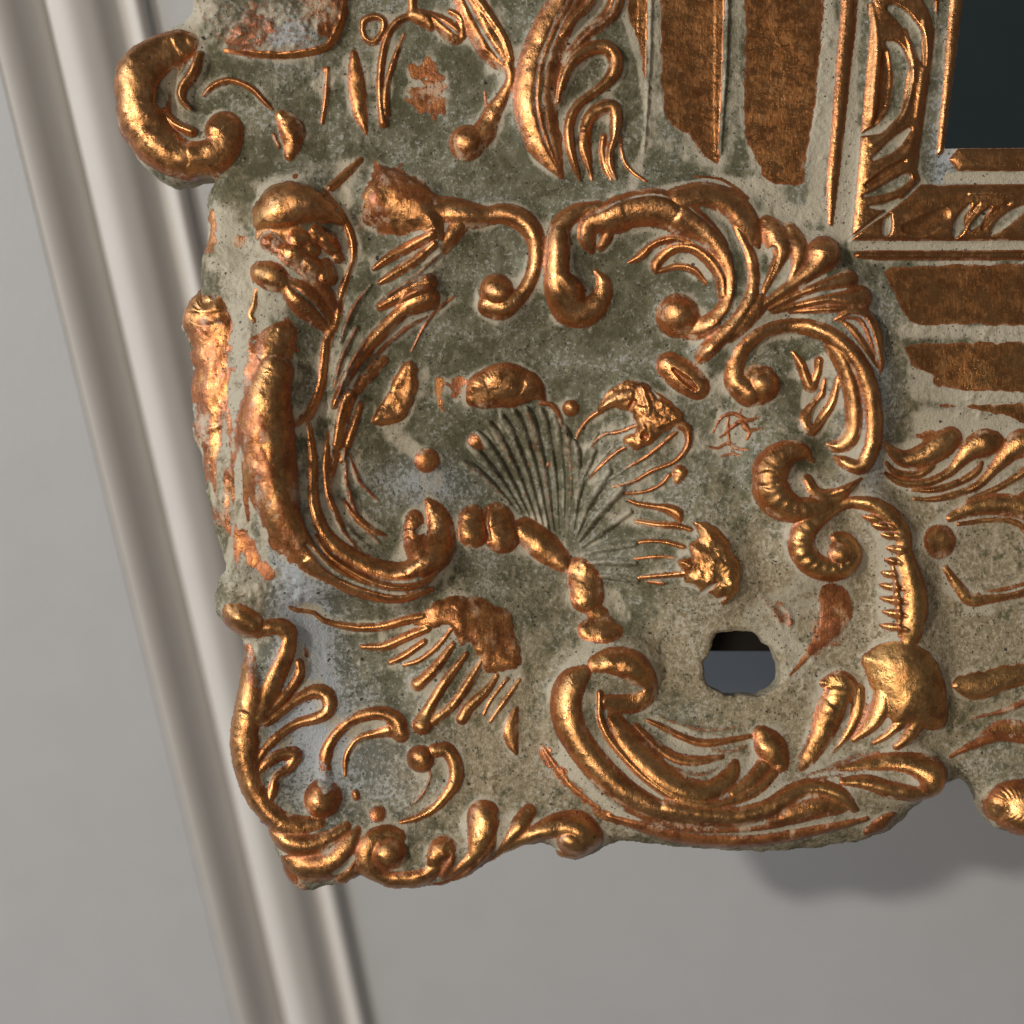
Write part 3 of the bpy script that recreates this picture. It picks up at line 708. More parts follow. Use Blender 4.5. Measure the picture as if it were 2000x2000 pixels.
stroke(p_, [(1740, 1400, 46), (1830, 1400, 48), (1892, 1500, 48), (1895, 1620, 48), (1840, 1720, 38), (1740, 1830, 32), (1610, 1905, 26), (1480, 1940, 12)], .8, .95)
stroke(p_, [(1700, 1520, 10), (1700, 1620, 18), (1620, 1760, 18), (1500, 1840, 10)], .7, .35)
stroke(p_, [(1630, 1465, 88)], .85, 1, rough=.5)
p_ = part("bead"); stroke(p_, [(1140, 1730, 30), (1145, 1760, 28)], .6, .7)
p_ = part("bead"); stroke(p_, [(1310, 1880, 60)], .45, .6)
# bottom border
tile(450, 1400, 750)
p_ = part("leaf", "folded leaf at the very bottom corner")
stroke(p_, [(215, 570, 20), (290, 610, 46), (400, 625, 46), (500, 590, 34), (590, 540, 24)], .7, .95)
stroke(p_, [(300, 720, 36), (380, 745, 62), (480, 740, 66), (560, 680, 50), (620, 600, 32), (650, 550, 16)], .7, .95, rough=.3)
stroke(p_, [(560, 820, 30), (600, 790, 40), (625, 720, 22)], .7, .8)
stroke(p_, [(270, 700, 16), (310, 800, 30), (370, 860, 22)], .6, .5)
carve([(530, 770, 12), (590, 730, 18), (630, 680, 10)], 7, 0); crust([(240, 580, 30), (300, 680, 24), (330, 820, 24)], .9)
p_ = part("scroll", "tight curl with a round eye on the bottom edge")
stroke(p_, [(845, 590, 36), (790, 575, 40), (725, 605, 46), (690, 680, 46), (715, 765, 52), (790, 815, 54), (890, 820, 54), (975, 790, 42), (1030, 745, 34)], .7, .95)
stroke(p_, [(805, 660, 76)], .75, .95, rough=.4)
stroke(p_, [(1015, 760, 20), (1035, 690, 40), (1075, 640, 52), (1110, 650, 24)], .7, .9, rough=.3)
p_ = part("leaf", "leaves standing in a row along the bottom edge")
stroke(p_, [(1275, 490, 72), (1262, 570, 58), (1235, 670, 34), (1160, 745, 24), (1090, 800, 14)], .6, .95, rough=.3)
stroke(p_, [(1330, 560, 10), (1310, 640, 20), (1230, 740, 24), (1130, 820, 20), (1000, 845, 14)], .7, .7)
stroke(p_, [(1120, 640, 10), (1115, 700, 24), (1070, 780, 22)], .7, .5)
stroke(p_, [(1500, 460, 32), (1455, 520, 38), (1405, 590, 26), (1360, 650, 12)], .8, .95)
stroke(p_, [(1310, 720, 16), (1420, 640, 32), (1540, 565, 40), (1640, 525, 50), (1740, 530, 66), (1800, 590, 62)], .75, 1)
stroke(p_, [(1710, 600, 62), (1760, 640, 50)], .8, 1)
stroke(p_, [(1640, 680, 16), (1730, 690, 22), (1810, 660, 16)], .7, .9)
carve([(1390, 440, 16), (1375, 480, 30), (1395, 520, 10)], 16, 0)
crust([(1260, 410, 50), (1190, 560, 40), (1430, 480, 30)], .8)

# ------------------------------------------------------------------ lower right
tile(800, 1100, 500)
p_ = part("scroll", "ribbon curl at the head of the sweeping bottom scroll")
stroke(p_, [(1400, 750, 56), (1520, 725, 84), (1660, 760, 100), (1760, 860, 84), (1780, 980, 70), (1690, 1050, 66), (1560, 1050, 60), (1490, 1030, 50)], .62, .9, rough=.5, e=.65)
carve([(1500, 905, 18), (1620, 930, 34), (1740, 940, 22)], 10, .05)
p_ = part("scroll", "broad sweeping scroll along the bottom edge")
stroke(p_, [(1310, 815, 50), (1215, 900, 92), (1175, 1040, 100), (1200, 1200, 98), (1290, 1360, 94), (1410, 1510, 92), (1570, 1660, 88), (1760, 1780, 80), (1960, 1850, 66), (2180, 1880, 56)], .68, 1, e=.65)
tile(1250, 1200, 600)
stroke(p_, [(150, 1190, 60), (400, 1228, 54), (600, 1230, 52), (780, 1180, 50), (900, 1110, 48), (1000, 1065, 42), (1120, 1062, 42), (1230, 1110, 42), (1315, 1195, 22)], .85, 1)
stroke(p_, [(-290, 900, 26), (-280, 1000, 26)], .7, .9)
p_ = part("scroll", "inner ribbon of the bottom scroll with a hooked end")
stroke(p_, [(-260, 480, 20), (-255, 640, 24), (-200, 760, 26), (-90, 890, 27), (40, 1010, 28), (200, 1110, 28), (400, 1160, 26), (560, 1130, 22)], .9, .9)
stroke(p_, [(-170, 640, 40), (-80, 780, 66), (60, 930, 74), (190, 1030, 72), (320, 1080, 62), (440, 1065, 52), (550, 990, 44), (590, 920, 22)], .62, 1)
stroke(p_, [(40, 660, 10), (130, 700, 20), (250, 760, 22), (380, 800, 24), (520, 790, 22), (690, 760, 14)], .8, .7)
stroke(p_, [(-30, 690, 16), (70, 790, 26), (200, 880, 30), (350, 905, 26), (510, 885, 14)], .8, .8)
for pts in ([(-20, 760, 14), (80, 870, 24), (210, 950, 26), (360, 980, 22), (480, 950, 12)], [(120, 640, 12), (260, 690, 18), (400, 720, 18), (560, 710, 14), (700, 690, 8)], [(440, 840, 12), (560, 850, 20), (660, 820, 16)]):
    stroke(p_, pts, .7, .3)
p_ = part("bud", "pointed bud over the bottom scroll")
stroke(p_, [(760, 750, 50), (815, 830, 84), (870, 920, 50)], .65, 1)
stroke(p_, [(770, 930, 40), (690, 1010, 36), (560, 1090, 26)], .7, .95)
stroke(p_, [(830, 980, 24), (730, 1060, 30), (600, 1120, 28), (450, 1160, 18)], .7, .9)
p_ = part("leaf", "curled frond beside the hole")
stroke(p_, [(1150, 430, 26), (1250, 430, 70), (1250, 520, 105), (1180, 640, 82), (1120, 780, 60), (1060, 880, 44), (1000, 955, 18)], .55, .95, rough=.5)
stroke(p_, [(1370, 470, 34), (1355, 620, 36), (1295, 750, 28), (1215, 850, 12)], .8, .95)
carve([(1300, 560, 14), (1280, 680, 20), (1220, 790, 12)], 8, .1)
for pts in ([(1330, 640, 14), (1290, 740, 20), (1200, 860, 14)], [(1090, 700, 16), (1040, 800, 22), (980, 900, 12)], [(1420, 560, 14), (1400, 660, 22), (1330, 760, 14)], [(1000, 1000, 12), (1150, 960, 24), (1320, 890, 24), (1480, 850, 12)], [(960, 1050, 10), (1100, 1010, 18), (1260, 985, 12)]):
    stroke(p_, pts, .7, .3)
p_ = part("leaf", "large smooth ochre leaf dome with three fingers, right of the hole")
plate(p_, [(1380, 260), (1480, 180), (1620, 150), (1760, 200), (1860, 310), (1915, 460), (1935, 610), (1900, 720), (1780, 720), (1680, 680), (1560, 680), (1460, 500), (1410, 380)], 34, 60, .9, gpow=.12, e=.6, rag=.5)
stroke(p_, [(1530, 260, 18), (1515, 420, 40), (1500, 540, 50), (1460, 640, 44), (1400, 720, 32), (1335, 785, 14)], .8, 1, lift=4)
stroke(p_, [(1640, 540, 22), (1625, 640, 34), (1540, 730, 26), (1450, 800, 12)], .8, 1, lift=3)
stroke(p_, [(1720, 520, 20), (1722, 640, 36), (1680, 730, 42), (1590, 810, 26)], .8, 1, lift=3)
stroke(p_, [(1830, 620, 70)], .6, .5, rough=1, lift=8)
p_ = part("scroll", "pair of short tubes running to a round end at the lower right")
stroke(p_, [(1230, 955, 14), (1400, 925, 34), (1560, 905, 48), (1700, 925, 62), (1800, 980, 86), (1815, 1070, 84)], .72, 1)
stroke(p_, [(1240, 1025, 20), (1400, 1030, 40), (1520, 1070, 46), (1640, 1095, 46), (1740, 1110, 44)], .8, .95, rough=.4)
stroke(p_, [(800, 1275, 34), (940, 1225, 54), (1100, 1172, 54), (1250, 1190, 24)], .6, .8, rough=.3)
p_ = part("under_band", "thin double band under the bottom scroll")
stroke(p_, [(-200, 1250, 20), (0, 1310, 36), (180, 1365, 46), (400, 1400, 46), (700, 1400, 44), (950, 1362, 40), (1200, 1310, 32), (1400, 1265, 20)], .7, .6)
stroke(p_, [(-100, 1200, 16), (100, 1275, 26), (300, 1315, 28), (560, 1322, 24), (800, 1300, 22), (1040, 1255, 16), (1250, 1215, 8)], .7, .45)
stroke(p_, [(1420, 1360, 30), (1500, 1300, 50), (1560, 1250, 30)], .6, .7)
tile(800, 1100, 500)
rub([(1010, 1400, 34), (1090, 1530, 40), (1220, 1670, 34), (1400, 1830, 30), (1560, 1932, 26)], .6)
stroke(0, [(1010, 1390, 14), (1100, 1520, 26), (1230, 1680, 26), (1420, 1830, 20)], .4, .6)
crust([(1150, 1450, 50), (1350, 1680, 50), (1560, 1850, 40)], .8)
# right side: C scroll, caterpillar scroll, cartouche
tile(1450, 850, 550)
p_ = part("scroll", "stout C scroll with hammered highlights, right of the shell")
stroke(p_, [(475, 182, 12), (390, 115, 48), (280, 128, 76), (190, 210, 102), (165, 320, 106), (215, 440, 100), (330, 510, 78), (460, 500, 62), (580, 465, 44), (690, 400, 22), (740, 350, 10)], .72, 1, e=.65, beads=(70, .06))
stroke(p_, [(430, 310, 38), (470, 385, 40), (560, 410, 34), (680, 380, 34), (790, 300, 10)], .8, .9)
p_ = part("scroll", "ribbed scroll like a caterpillar hanging down to the ochre leaf")
stroke(p_, [(620, 505, 34), (500, 580, 48), (400, 660, 74), (385, 770, 78), (450, 870, 76), (570, 925, 66), (690, 900, 64), (745, 810, 56), (700, 720, 46), (620, 700, 34)], .7, 1, beads=(64, .10))
stroke(p_, [(655, 810, 84)], .6, .9)
stroke(p_, [(600, 510, 30), (740, 462, 36), (880, 485, 48), (1000, 565, 58), (1070, 680, 58), (1080, 800, 54), (1110, 930, 70), (1150, 1060, 78), (1158, 1190, 80), (1130, 1320, 74), (1110, 1410, 50)], .72, 1, e=.6)
stroke(p_, [(860, 600, 70), (950, 700, 90), (985, 860, 95), (1010, 1040, 120), (1020, 1220, 130), (1010, 1370, 90)], .26, .1, e=.5)
for (x_, y_, l_) in ((860, 570, 50), (925, 625, 60), (985, 690, 60), (1015, 780, 50), (1000, 860, 40), (985, 950, 44), (990, 1035, 60), (1000, 1125, 66), (1005, 1215, 60), (1000, 1310, 70)):
    stroke(p_, [(x_ - l_, y_ - 12, 8), (x_ - l_ * .3, y_ - 2, 24), (x_ + l_ * .6, y_ + 4, 24), (x_ + l_ * 1.4, y_ + 16, 10)], .55, .9, over=True)
stroke(p_, [(1005, 900, 12), (1020, 980, 20), (1032, 1100, 20), (1045, 1230, 20), (1050, 1370, 12)], .6, .85, over=True)
crust([(900, 560, 70), (940, 780, 60), (940, 900, 60), (960, 1260, 70)], .7)
p_ = part("leaf", "flat copper tongue above the ochre leaf")
stroke(p_, [(555, 1050, 26), (620, 1120, 90), (640, 1220, 92), (590, 1330, 60), (500, 1430, 34), (400, 1560, 18), (320, 1650, 8)], .2, .6, e=.35)
rub([(600, 1340, 110), (500, 1450, 60)], .35, .8)
stroke(0, [(60, 1090, 10), (150, 1130, 30), (230, 1230, 30), (270, 1330, 14)], .4, .22)
stroke(0, [(190, 1120, 8), (290, 1180, 22), (330, 1270, 22), (320, 1340, 10)], .4, .26)
crust([(560, 1020, 60), (680, 1050, 40), (300, 1250, 90), (350, 1450, 90), (100, 1200, 90), (1400, 620, 70)], .7)
rub([(250, 1150, 40), (230, 1200, 30), (330, 1280, 34)], .3)
p_ = part("cartouche", "shield shaped strapwork at the right edge")
stroke(p_, [(1345, 730, 112)], .25, .8, e=.4)
stroke(p_, [(1420, 570, 26), (1560, 505, 48), (1720, 475, 62), (1932, 500, 70), (2080, 580, 66), (2200, 700, 60)], .5, .95)
stroke(p_, [(1480, 610, 14), (1700, 582, 16), (1850, 592, 18), (1940, 650, 22), (2000, 760, 20)], .8, .9)
stroke(p_, [(1395, 915, 24), (1490, 1050, 36), (1570, 1130, 40), (1700, 1110, 40), (1932, 1060, 44), (2150, 1000, 44), (2250, 900, 40), (2250, 780, 40)], .55, .85)
carve([(1640, 1090, 8), (1800, 1080, 12), (1932, 1045, 12), (2080, 1020, 8)], 6, .1)
crust([(1550, 1200, 60), (1700, 1200, 40), (1400, 1050, 60)], .8)
tile(1400, 1300, 600)
p_ = part("leaf", "lens shaped gold leaf at the right edge")
plate(p_, [(1460, 130), (1520, 60), (1700, 15), (1932, -20), (2400, -60), (2600, 0), (2400, 80), (1932, 120), (1750, 190), (1610, 220), (1500, 180)], 20, 26, 1, gpow=.2)
p_ = part("leaf", "small flat leaf at the lower right edge")
stroke(p_, [(1670, 450, 30), (1780, 405, 55), (1880, 395, 50)], .25, .75)
stroke(p_, [(1450, 570, 12), (1600, 495, 30), (1760, 440, 34), (1932, 460, 30), (2150, 430, 40)], .6, .5)
stroke(p_, [(1600, 330, 10), (1800, 280, 24), (2000, 200, 30), (2300, 160, 34)], .6, .4)
p_ = part("knob", "smooth gold drop hanging at the lower right")
stroke(p_, [(1740, 900, 60), (1800, 850, 110), (1900, 880, 165), (2020, 900, 165), (2140, 870, 110)], .62, 1, e=.6)
stroke(p_, [(2300, 800, 100), (2500, 700, 120), (2800, 680, 90)], .5, .9)

# ------------------------------------------------------------------ outline, hole, edge roll-off
OUT = [(400, -300), (372, -60), (376, 0), (360, 38), (325, 55), (308, 64), (275, 84), (246, 112), (231, 150), (230, 230), (240, 270), (262, 297), (285, 330), (328, 354), (372, 350), (412, 345),
 (418, 352), (402, 384), (404, 414), (402, 466), (392, 522), (396, 559), (372, 585), (357, 611), (355, 639), (365, 662), (374, 714), (374, 765), (378, 824), (383, 866), (397, 897), (398, 920), (404, 959),
 (409, 992), (416, 1010), (422, 1044), (442, 1099), (430, 1130), (424, 1166), (428, 1203), (452, 1227), (472, 1246), (475, 1281), (465, 1359), (453, 1411), (454, 1462), (462, 1514), (480, 1555), (509, 1600),
 (524, 1612), (532, 1648), (551, 1695), (576, 1733), (597, 1741), (632, 1735), (691, 1718), (703, 1709), (730, 1718), (760, 1732), (799, 1735), (858, 1730), (916, 1710), (966, 1676), (1013, 1652), (1052, 1645), (1080, 1650),
 (1098, 1675), (1129, 1680), (1160, 1668), (1195, 1646), (1250, 1648), (1374, 1658), (1492, 1664), (1561, 1661), (1654, 1648), (1716, 1633), (1759, 1607), (1784, 1575), (1834, 1544), (1845, 1534), (1875, 1525), (1894, 1531), (1909, 1549),
 (1922, 1583), (1944, 1611), (1968, 1626), (2002, 1633), (2060, 1622), (2110, 1590), (2160, 1548), (2220, 1530), (2330, 1545), (2500, 1560)]
OUT = [tuple(p) for p in OUT]
def open_spline(P, step=6):
    C = catmull([(a, b, 1) for a, b in P], step)
    return [(c[0], c[1]) for c in C]
_j = np.array(open_spline(OUT)); _n = rng.standard_normal((len(_j), 2)); _n = (_n + np.roll(_n, 1, 0) + np.roll(_n, 2, 0)) * .75
outline = np.array([tuple(p) for p in (_j + _n)] + [(2500, 1400), (2500, -300)])
# a little unevenness along the cast edge
hole_pts = [(1396, 1250), (1405, 1238), (1443, 1234), (1474, 1237), (1490, 1247), (1496, 1259), (1511, 1268), (1520, 1290), (1526, 1315), (1523, 1334), (1505, 1352), (1480, 1361), (1449, 1359), (1424, 1361), (1411, 1355), (1384, 1340), (1377, 1318), (1377, 1293), (1389, 1275)]
tile(0, 0)
hole = smooth_poly(hole_pts, 5); _n = rng.standard_normal(hole.shape); hole = hole + (_n + np.roll(_n, 1, 0)) * .6
mir = np.array([(1878, -400), (1878, 0), (1841, 293), (2600, 288), (2600, -400)], float)

def full_sd(P):
    D = np.full((NY, NX), -1e3, np.float32); PX = np.zeros((NY, NX), np.float32); PY = PX.copy()
    sl, sd, px, py = poly_sd(P)
    D[sl] = sd; PX[sl] = px; PY[sl] = py
    return D, PX, PY
sdO, pxO, pyO = full_sd(outline)
sdH, pxH, pyH = full_sd(hole)
sdM, pxM, pyM = full_sd(mir)
SD = sdO.copy(); PX, PY = pxO, pyO
b = -sdH < SD; SD = np.where(b, -sdH, SD); PX = np.where(b, pxH, PX); PY = np.where(b, pyH, PY)
b = -sdM < SD; SD = np.where(b, -sdM, SD); PX = np.where(b, pxM, PX); PY = np.where(b, pyM, PY)

DIM = np.zeros((NY, NX), np.float32)
for _i, _p in enumerate(PARTS):
    _d = {'flute': .22, 'rail_band': .25, 'reed': .4, 'sight_lip': .3}.get(_p[0], 0)
    if _d: DIM[IDM == _i] = _d
# ------------------------------------------------------------------ assemble the relief
def streaks(sx, sy):
    sx /= G; sy /= G
    n = rng.standard_normal((NY, NX)).astype(np.float32)
    n = np.fft.irfft2(np.fft.rfft2(n) * np.exp(-2 * math.pi ** 2 * ((sx * _fx) ** 2 + (sy * _fy) ** 2)), s=(NY, NX)).astype(np.float32)
    return n / n.std()
ST = streaks(3.5, 26); ST2 = streaks(5, 40)
fl_m = np.clip(1.4 * bump(470, 960, 52, 130, 1.0, -14), 0, 1)
GOLD = np.where(fl_m > .02, np.clip(GOLD * (1 - .55 * fl_m * sstep(.0, 1.2, ST)) + .42 * fl_m * sstep(.2, 1.1, -ST), 0, 1), GOLD)
PALE += .8 * fl_m * sstep(.3, 1.3, ST2)
rough_f = blur(ROUGH, 3)
Hn = O + rough_f * (np.abs(N4) * 0.7 + N8 * 0.9)
RB = IDM == [i for i, p in enumerate(PARTS) if p[0] == 'shell_ribs'][0]
# crumbly texture in the field
crumb = sstep(.2, 1.2, N40 + 0.6 * N16)
Hn += (1 - sstep(.1, .5, GOLD)) * (N4 * .85 + N8 * 1.0) * (0.5 + crumb)
Hn += sstep(.1, .5, GOLD) * (N8 * .42 + N4 * .12) * (1 - .8 * (DIM > .1))
cr2 = np.clip(bump(1030, 385, 150, 45, 1.0, 12) + bump(460, 480, 70, 130, .9) + bump(1380, 380, 220, 50, .45) + bump(1450, 1200, 260, 120, .5) + bump(820, 950, 110, 60, .6), 0, 1)
Hn += cr2 * (1 - sstep(.05, .3, GOLD)) * (-np.clip(N4, 0, 2) * 3.2)
Oc = np.where(RB, 0, np.clip(O, 0, 45))
fill = blur(Oc, 9) * .50 + blur(Oc, 24) * .40
kk = 1.6
rib_h = np.where(RB, O, 0)
Hn = kk * np.logaddexp((Hn - rib_h) / kk, fill / kk) + rib_h * .9
H = B + 6 + blur(Hn, 1.1) 
# rim roll-off
e1 = np.clip(sdO / 34, 0, 1); H -= 26 * (1 - np.sqrt(1 - (1 - e1) ** 2))
e2 = np.clip(-sdH / 16, 0, 1); H -= 12 * (1 - np.sqrt(1 - (1 - e2) ** 2)) * (sdH > -900)
H = np.clip(H, -60 - 55 * sstep(4, 60, SD), 130)

conc = blur(H, 7) - H
conc2 = blur(H, 12) - H
GOLD = GOLD * (1 - 0.85 * sstep(2.6, 6.5, conc) * (IDM > 0) * (1 - np.isin(IDM, [i for i, p in enumerate(PARTS) if p[0] in ('flute', 'rail_band')])))
GOLD = np.clip(blur(GOLD, 1.4), 0, 1)
gm = (GOLD > .25).astype(np.float32)
halo = blur(gm, 9) * (1 - gm)
ST3 = streaks(4, 18) * .7 + streaks(18, 4) * .5
PALE = np.clip(PALE * .75 + .30 * RB * sstep(.5, -2.5, conc) + .24 * sstep(.4, 1.7, ST3 + .5 * N40) + 1.75 * halo * np.clip(0.65 + 0.35 * N16, 0, 2) + .12 * sstep(.5, 1.9, N40 * .7 + N16 * .7) + .45 * sstep(2, 7, conc2) * np.clip(.6 + .5 * N16, 0, 1.5), 0, 1.2)
PALE = blur(PALE, 1.5)
# warm beige toward the lower right and the left flank, bluish window light painted into the lower left hollows
TONE = 0.42 * sstep(1000, 1700, XX * .6 + YY * .7 - 200) + .55 * np.clip(bump(470, 800, 80, 420, 1.), 0, 1) + .5 * np.clip(bump(940, 1420, 120, 160, 1.), 0, 1) + .18 * N40 * .5
TONE = TONE + .55 * np.clip(bump(1560, 1240, 220, 170, 1.0), 0, 1)+ .5 * np.clip(bump(1900, 1150, 200, 170, 1.0), 0, 1)
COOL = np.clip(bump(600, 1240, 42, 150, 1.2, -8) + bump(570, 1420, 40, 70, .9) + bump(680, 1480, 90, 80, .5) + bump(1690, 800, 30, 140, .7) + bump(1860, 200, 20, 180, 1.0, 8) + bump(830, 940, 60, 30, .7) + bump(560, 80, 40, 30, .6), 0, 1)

# ------------------------------------------------------------------ materials
def new_mat(name):
    m = bpy.data.materials.new(name); m.use_nodes = True
    nt = m.node_tree
    return m, nt, nt.nodes["Principled BSDF"]

def nd(nt, typ, **kw):
    n = nt.nodes.new(typ)
    for k, v in kw.items(): setattr(n, k, v)
    return n

def math_n(nt, op, a, b=None, c=None, clamp=False):
    n = nt.nodes.new('ShaderNodeMath'); n.operation = op; n.use_clamp = clamp
    for i, v in enumerate((a, b, c)):
        if v is None: continue
        if isinstance(v, (int, float)): n.inputs[i].default_value = v
        else: nt.links.new(v, n.inputs[i])
    return n.outputs[0]

def maprange(nt, v, a, b, c=0.0, d=1.0, smooth=True):
    n = nt.nodes.new('ShaderNodeMapRange'); n.interpolation_type = 'SMOOTHSTEP' if smooth else 'LINEAR'
    nt.links.new(v, n.inputs['Value'])
    n.inputs['From Min'].default_value = a; n.inputs['From Max'].default_value = b
    n.inputs['To Min'].default_value = c; n.inputs['To Max'].default_value = d
    return n.outputs['Result']

def mixc(nt, f, a, b, blend='MIX'):
    n = nt.nodes.new('ShaderNodeMix'); n.data_type = 'RGBA'; n.blend_type = blend
    if isinstance(f, (int, float)): n.inputs[0].default_value = f
    else: nt.links.new(f, n.inputs[0])
    for i, v in ((6, a), (7, b)):
        if isinstance(v, tuple): n.inputs[i].default_value = (*v, 1)
        else: nt.links.new(v, n.inputs[i])
    return n.outputs[2]

def noise_n(nt, vec, scale, detail=4, rough=.6, dist=0.0):
    n = nt.nodes.new('ShaderNodeTexNoise'); n.inputs['Scale'].default_value = scale
    n.inputs['Detail'].default_value = detail; n.inputs['Roughness'].default_value = rough
    n.inputs['Distortion'].default_value = dist
    nt.links.new(vec, n.inputs['Vector'])
    return n.outputs['Fac']

def gilt_material():
    m, nt, bs = new_mat("aged_gilt")
    tc = nd(nt, 'ShaderNodeTexCoord').outputs['Object']
    def at(n):
        a = nd(nt, 'ShaderNodeAttribute'); a.attribute_name = n; return a.outputs['Fac']
    gold, pale, tone, cool, dim = at('gold'), at('pale'), at('tone'), at('cool'), at('dim')
    nA = noise_n(nt, tc, 1100, 5, .65)          # ~1 mm blotches
    nB = noise_n(nt, tc, 3600, 3, .6)           # fine grain
    nC = noise_n(nt, tc, 260, 4, .6)            # 4 mm clouds
    mp = nd(nt, 'ShaderNodeMapping'); mp.inputs['Scale'].default_value = (1.0, 1, .18); mp.inputs['Rotation'].default_value = (0, .5, 0)
    nt.links.new(tc, mp.inputs['Vector'])
    nS = noise_n(nt, mp.outputs[0], 2600, 3, .6)  # brush streaks
    # black pin holes
    wn_ = nd(nt, 'ShaderNodeTexNoise'); wn_.inputs['Scale'].default_value = 2500; nt.links.new(tc, wn_.inputs['Vector'])
    va = nd(nt, 'ShaderNodeVectorMath', operation='MULTIPLY_ADD'); nt.links.new(wn_.outputs['Color'], va.inputs[0]); va.inputs[1].default_value = (.0006, .0006, .0006); nt.links.new(tc, va.inputs[2])
    tcw = va.outputs[0]
    v = nd(nt, 'ShaderNodeTexVoronoi'); v.inputs['Scale'].default_value = 620; v.inputs['Randomness'].default_value = 1
    nt.links.new(tcw, v.inputs['Vector'])
    sep = nd(nt, 'ShaderNodeSeparateColor'); nt.links.new(v.outputs['Color'], sep.inputs[0])
    size = math_n(nt, 'MULTIPLY', math_n(nt, 'POWER', sep.outputs[0], 9.0), 0.24)
    pit = math_n(nt, 'GREATER_THAN', math_n(nt, 'SUBTRACT', size, v.outputs['Distance']), 0.015)
    v2 = nd(nt, 'ShaderNodeTexVoronoi'); v2.inputs['Scale'].default_value = 1500
    nt.links.new(tcw, v2.inputs['Vector'])
    sep2 = nd(nt, 'ShaderNodeSeparateColor'); nt.links.new(v2.outputs['Color'], sep2.inputs[0])
    pit2 = math_n(nt, 'MULTIPLY', math_n(nt, 'GREATER_THAN', sep2.outputs[1], .80), math_n(nt, 'LESS_THAN', v2.outputs['Distance'], .26))
    pits = math_n(nt, 'MAXIMUM', pit, math_n(nt, 'MULTIPLY', pit2, .85))
    # gold mask, broken up
    g1 = math_n(nt, 'ADD', gold, math_n(nt, 'MULTIPLY', math_n(nt, 'SUBTRACT', nA, .5), .50))
    g1 = math_n(nt, 'ADD', g1, math_n(nt, 'MULTIPLY', math_n(nt, 'SUBTRACT', nB, .5), .46))
    nC2 = noise_n(nt, tc, 210, 3, .55)
    mpw = nd(nt, 'ShaderNodeMapping'); mpw.inputs['Scale'].default_value = (1.0, 1, .22); mpw.inputs['Rotation'].default_value = (0, -.7, 0)
    nt.links.new(tc, mpw.inputs['Vector'])
    nW = noise_n(nt, mpw.outputs[0], 900, 5, .65, .3)
    gmask = maprange(nt, g1, .20, .34)
    # patina
    nF = noise_n(nt, tc, 420, 6, .7, .4)
    nD = noise_n(nt, tc, 95, 4, .62, .6)
    nE = noise_n(nt, tc, 1250, 6, .7, .25)
    olive = mixc(nt, maprange(nt, math_n(nt, 'ADD', math_n(nt, 'MULTIPLY', nF, .5), math_n(nt, 'MULTIPLY', nD, .5)), .42, .58), (0.098, 0.092, 0.044), (0.200, 0.190, 0.118))
    olive = mixc(nt, maprange(nt, nE, .34, .28), olive, (0.050, 0.050, 0.026))
    warm = mixc(nt, maprange(nt, nE, .36, .64), (0.26, 0.205, 0.115), (0.46, 0.385, 0.26))
    warm = mixc(nt, maprange(nt, nF, .46, .36), warm, (0.135, 0.125, 0.062))
    pat = mixc(nt, maprange(nt, math_n(nt, 'ADD', tone, math_n(nt, 'MULTIPLY', math_n(nt, 'SUBTRACT', nF, .5), 1.3)), .1, .8), olive, warm)
    pat = mixc(nt, math_n(nt, 'MULTIPLY', cool, .55, clamp=True), pat, (0.30, 0.33, 0.35))  # bluish: painted window light in the lower left, cool patina elsewhere
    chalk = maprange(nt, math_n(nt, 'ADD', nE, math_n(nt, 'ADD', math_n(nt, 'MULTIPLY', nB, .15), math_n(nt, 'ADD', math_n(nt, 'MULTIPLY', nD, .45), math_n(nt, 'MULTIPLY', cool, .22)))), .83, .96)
    chalkc = mixc(nt, cool, mixc(nt, tone, (0.42, 0.42, 0.38), (0.55, 0.48, 0.36)), (0.50, 0.54, 0.58))  # chalk, tinted blue where window light is painted in
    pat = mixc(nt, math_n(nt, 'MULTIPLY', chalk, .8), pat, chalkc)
    wp = maprange(nt, math_n(nt, 'ADD', pale, math_n(nt, 'MULTIPLY', math_n(nt, 'SUBTRACT', math_n(nt, 'MULTIPLY', math_n(nt, 'ADD', nW, nF), .5), .5), 1.5)), .18, .78)
    pat = mixc(nt, wp, pat, mixc(nt, nB, (0.40, 0.36, 0.255), (0.62, 0.55, 0.42)))
    dk = maprange(nt, nA, .36, .27)
    pat = mixc(nt, math_n(nt, 'MULTIPLY', dk, .55), pat, (0.06, 0.062, 0.035))
    # gold leaf: red bole -> copper -> brass
    cr = nd(nt, 'ShaderNodeValToRGB'); e = cr.color_ramp.elements
    e[0].position = .20; e[0].color = (0.33, 0.105, 0.042, 1)
    e[1].position = 1.0; e[1].color = (0.70, 0.38, 0.165, 1)
    x = cr.color_ramp.elements.new(.45); x.color = (0.40, 0.135, 0.040, 1)
    x = cr.color_ramp.elements.new(.72); x.color = (0.62, 0.27, 0.090, 1)
    gg = math_n(nt, 'ADD', math_n(nt, 'MULTIPLY', gold, .82), math_n(nt, 'MULTIPLY', math_n(nt, 'SUBTRACT', nC, .45), .55))
    gg = math_n(nt, 'ADD', gg, math_n(nt, 'MULTIPLY', math_n(nt, 'SUBTRACT', nS, .5), .35))
    nt.links.new(gg, cr.inputs[0])
    goldc = mixc(nt, math_n(nt, 'MULTIPLY', maprange(nt, gg, .45, .85), math_n(nt, 'MULTIPLY', tone, .75, clamp=True)), cr.outputs[0], (0.60, 0.34, 0.115))
    tarn = maprange(nt, math_n(nt, 'ADD', nS, math_n(nt, 'MULTIPLY', nB, .4)), .84, .66)
    t1 = maprange(nt, math_n(nt, 'ADD', math_n(nt, 'MULTIPLY', nA, .4), nC), .74, .56)
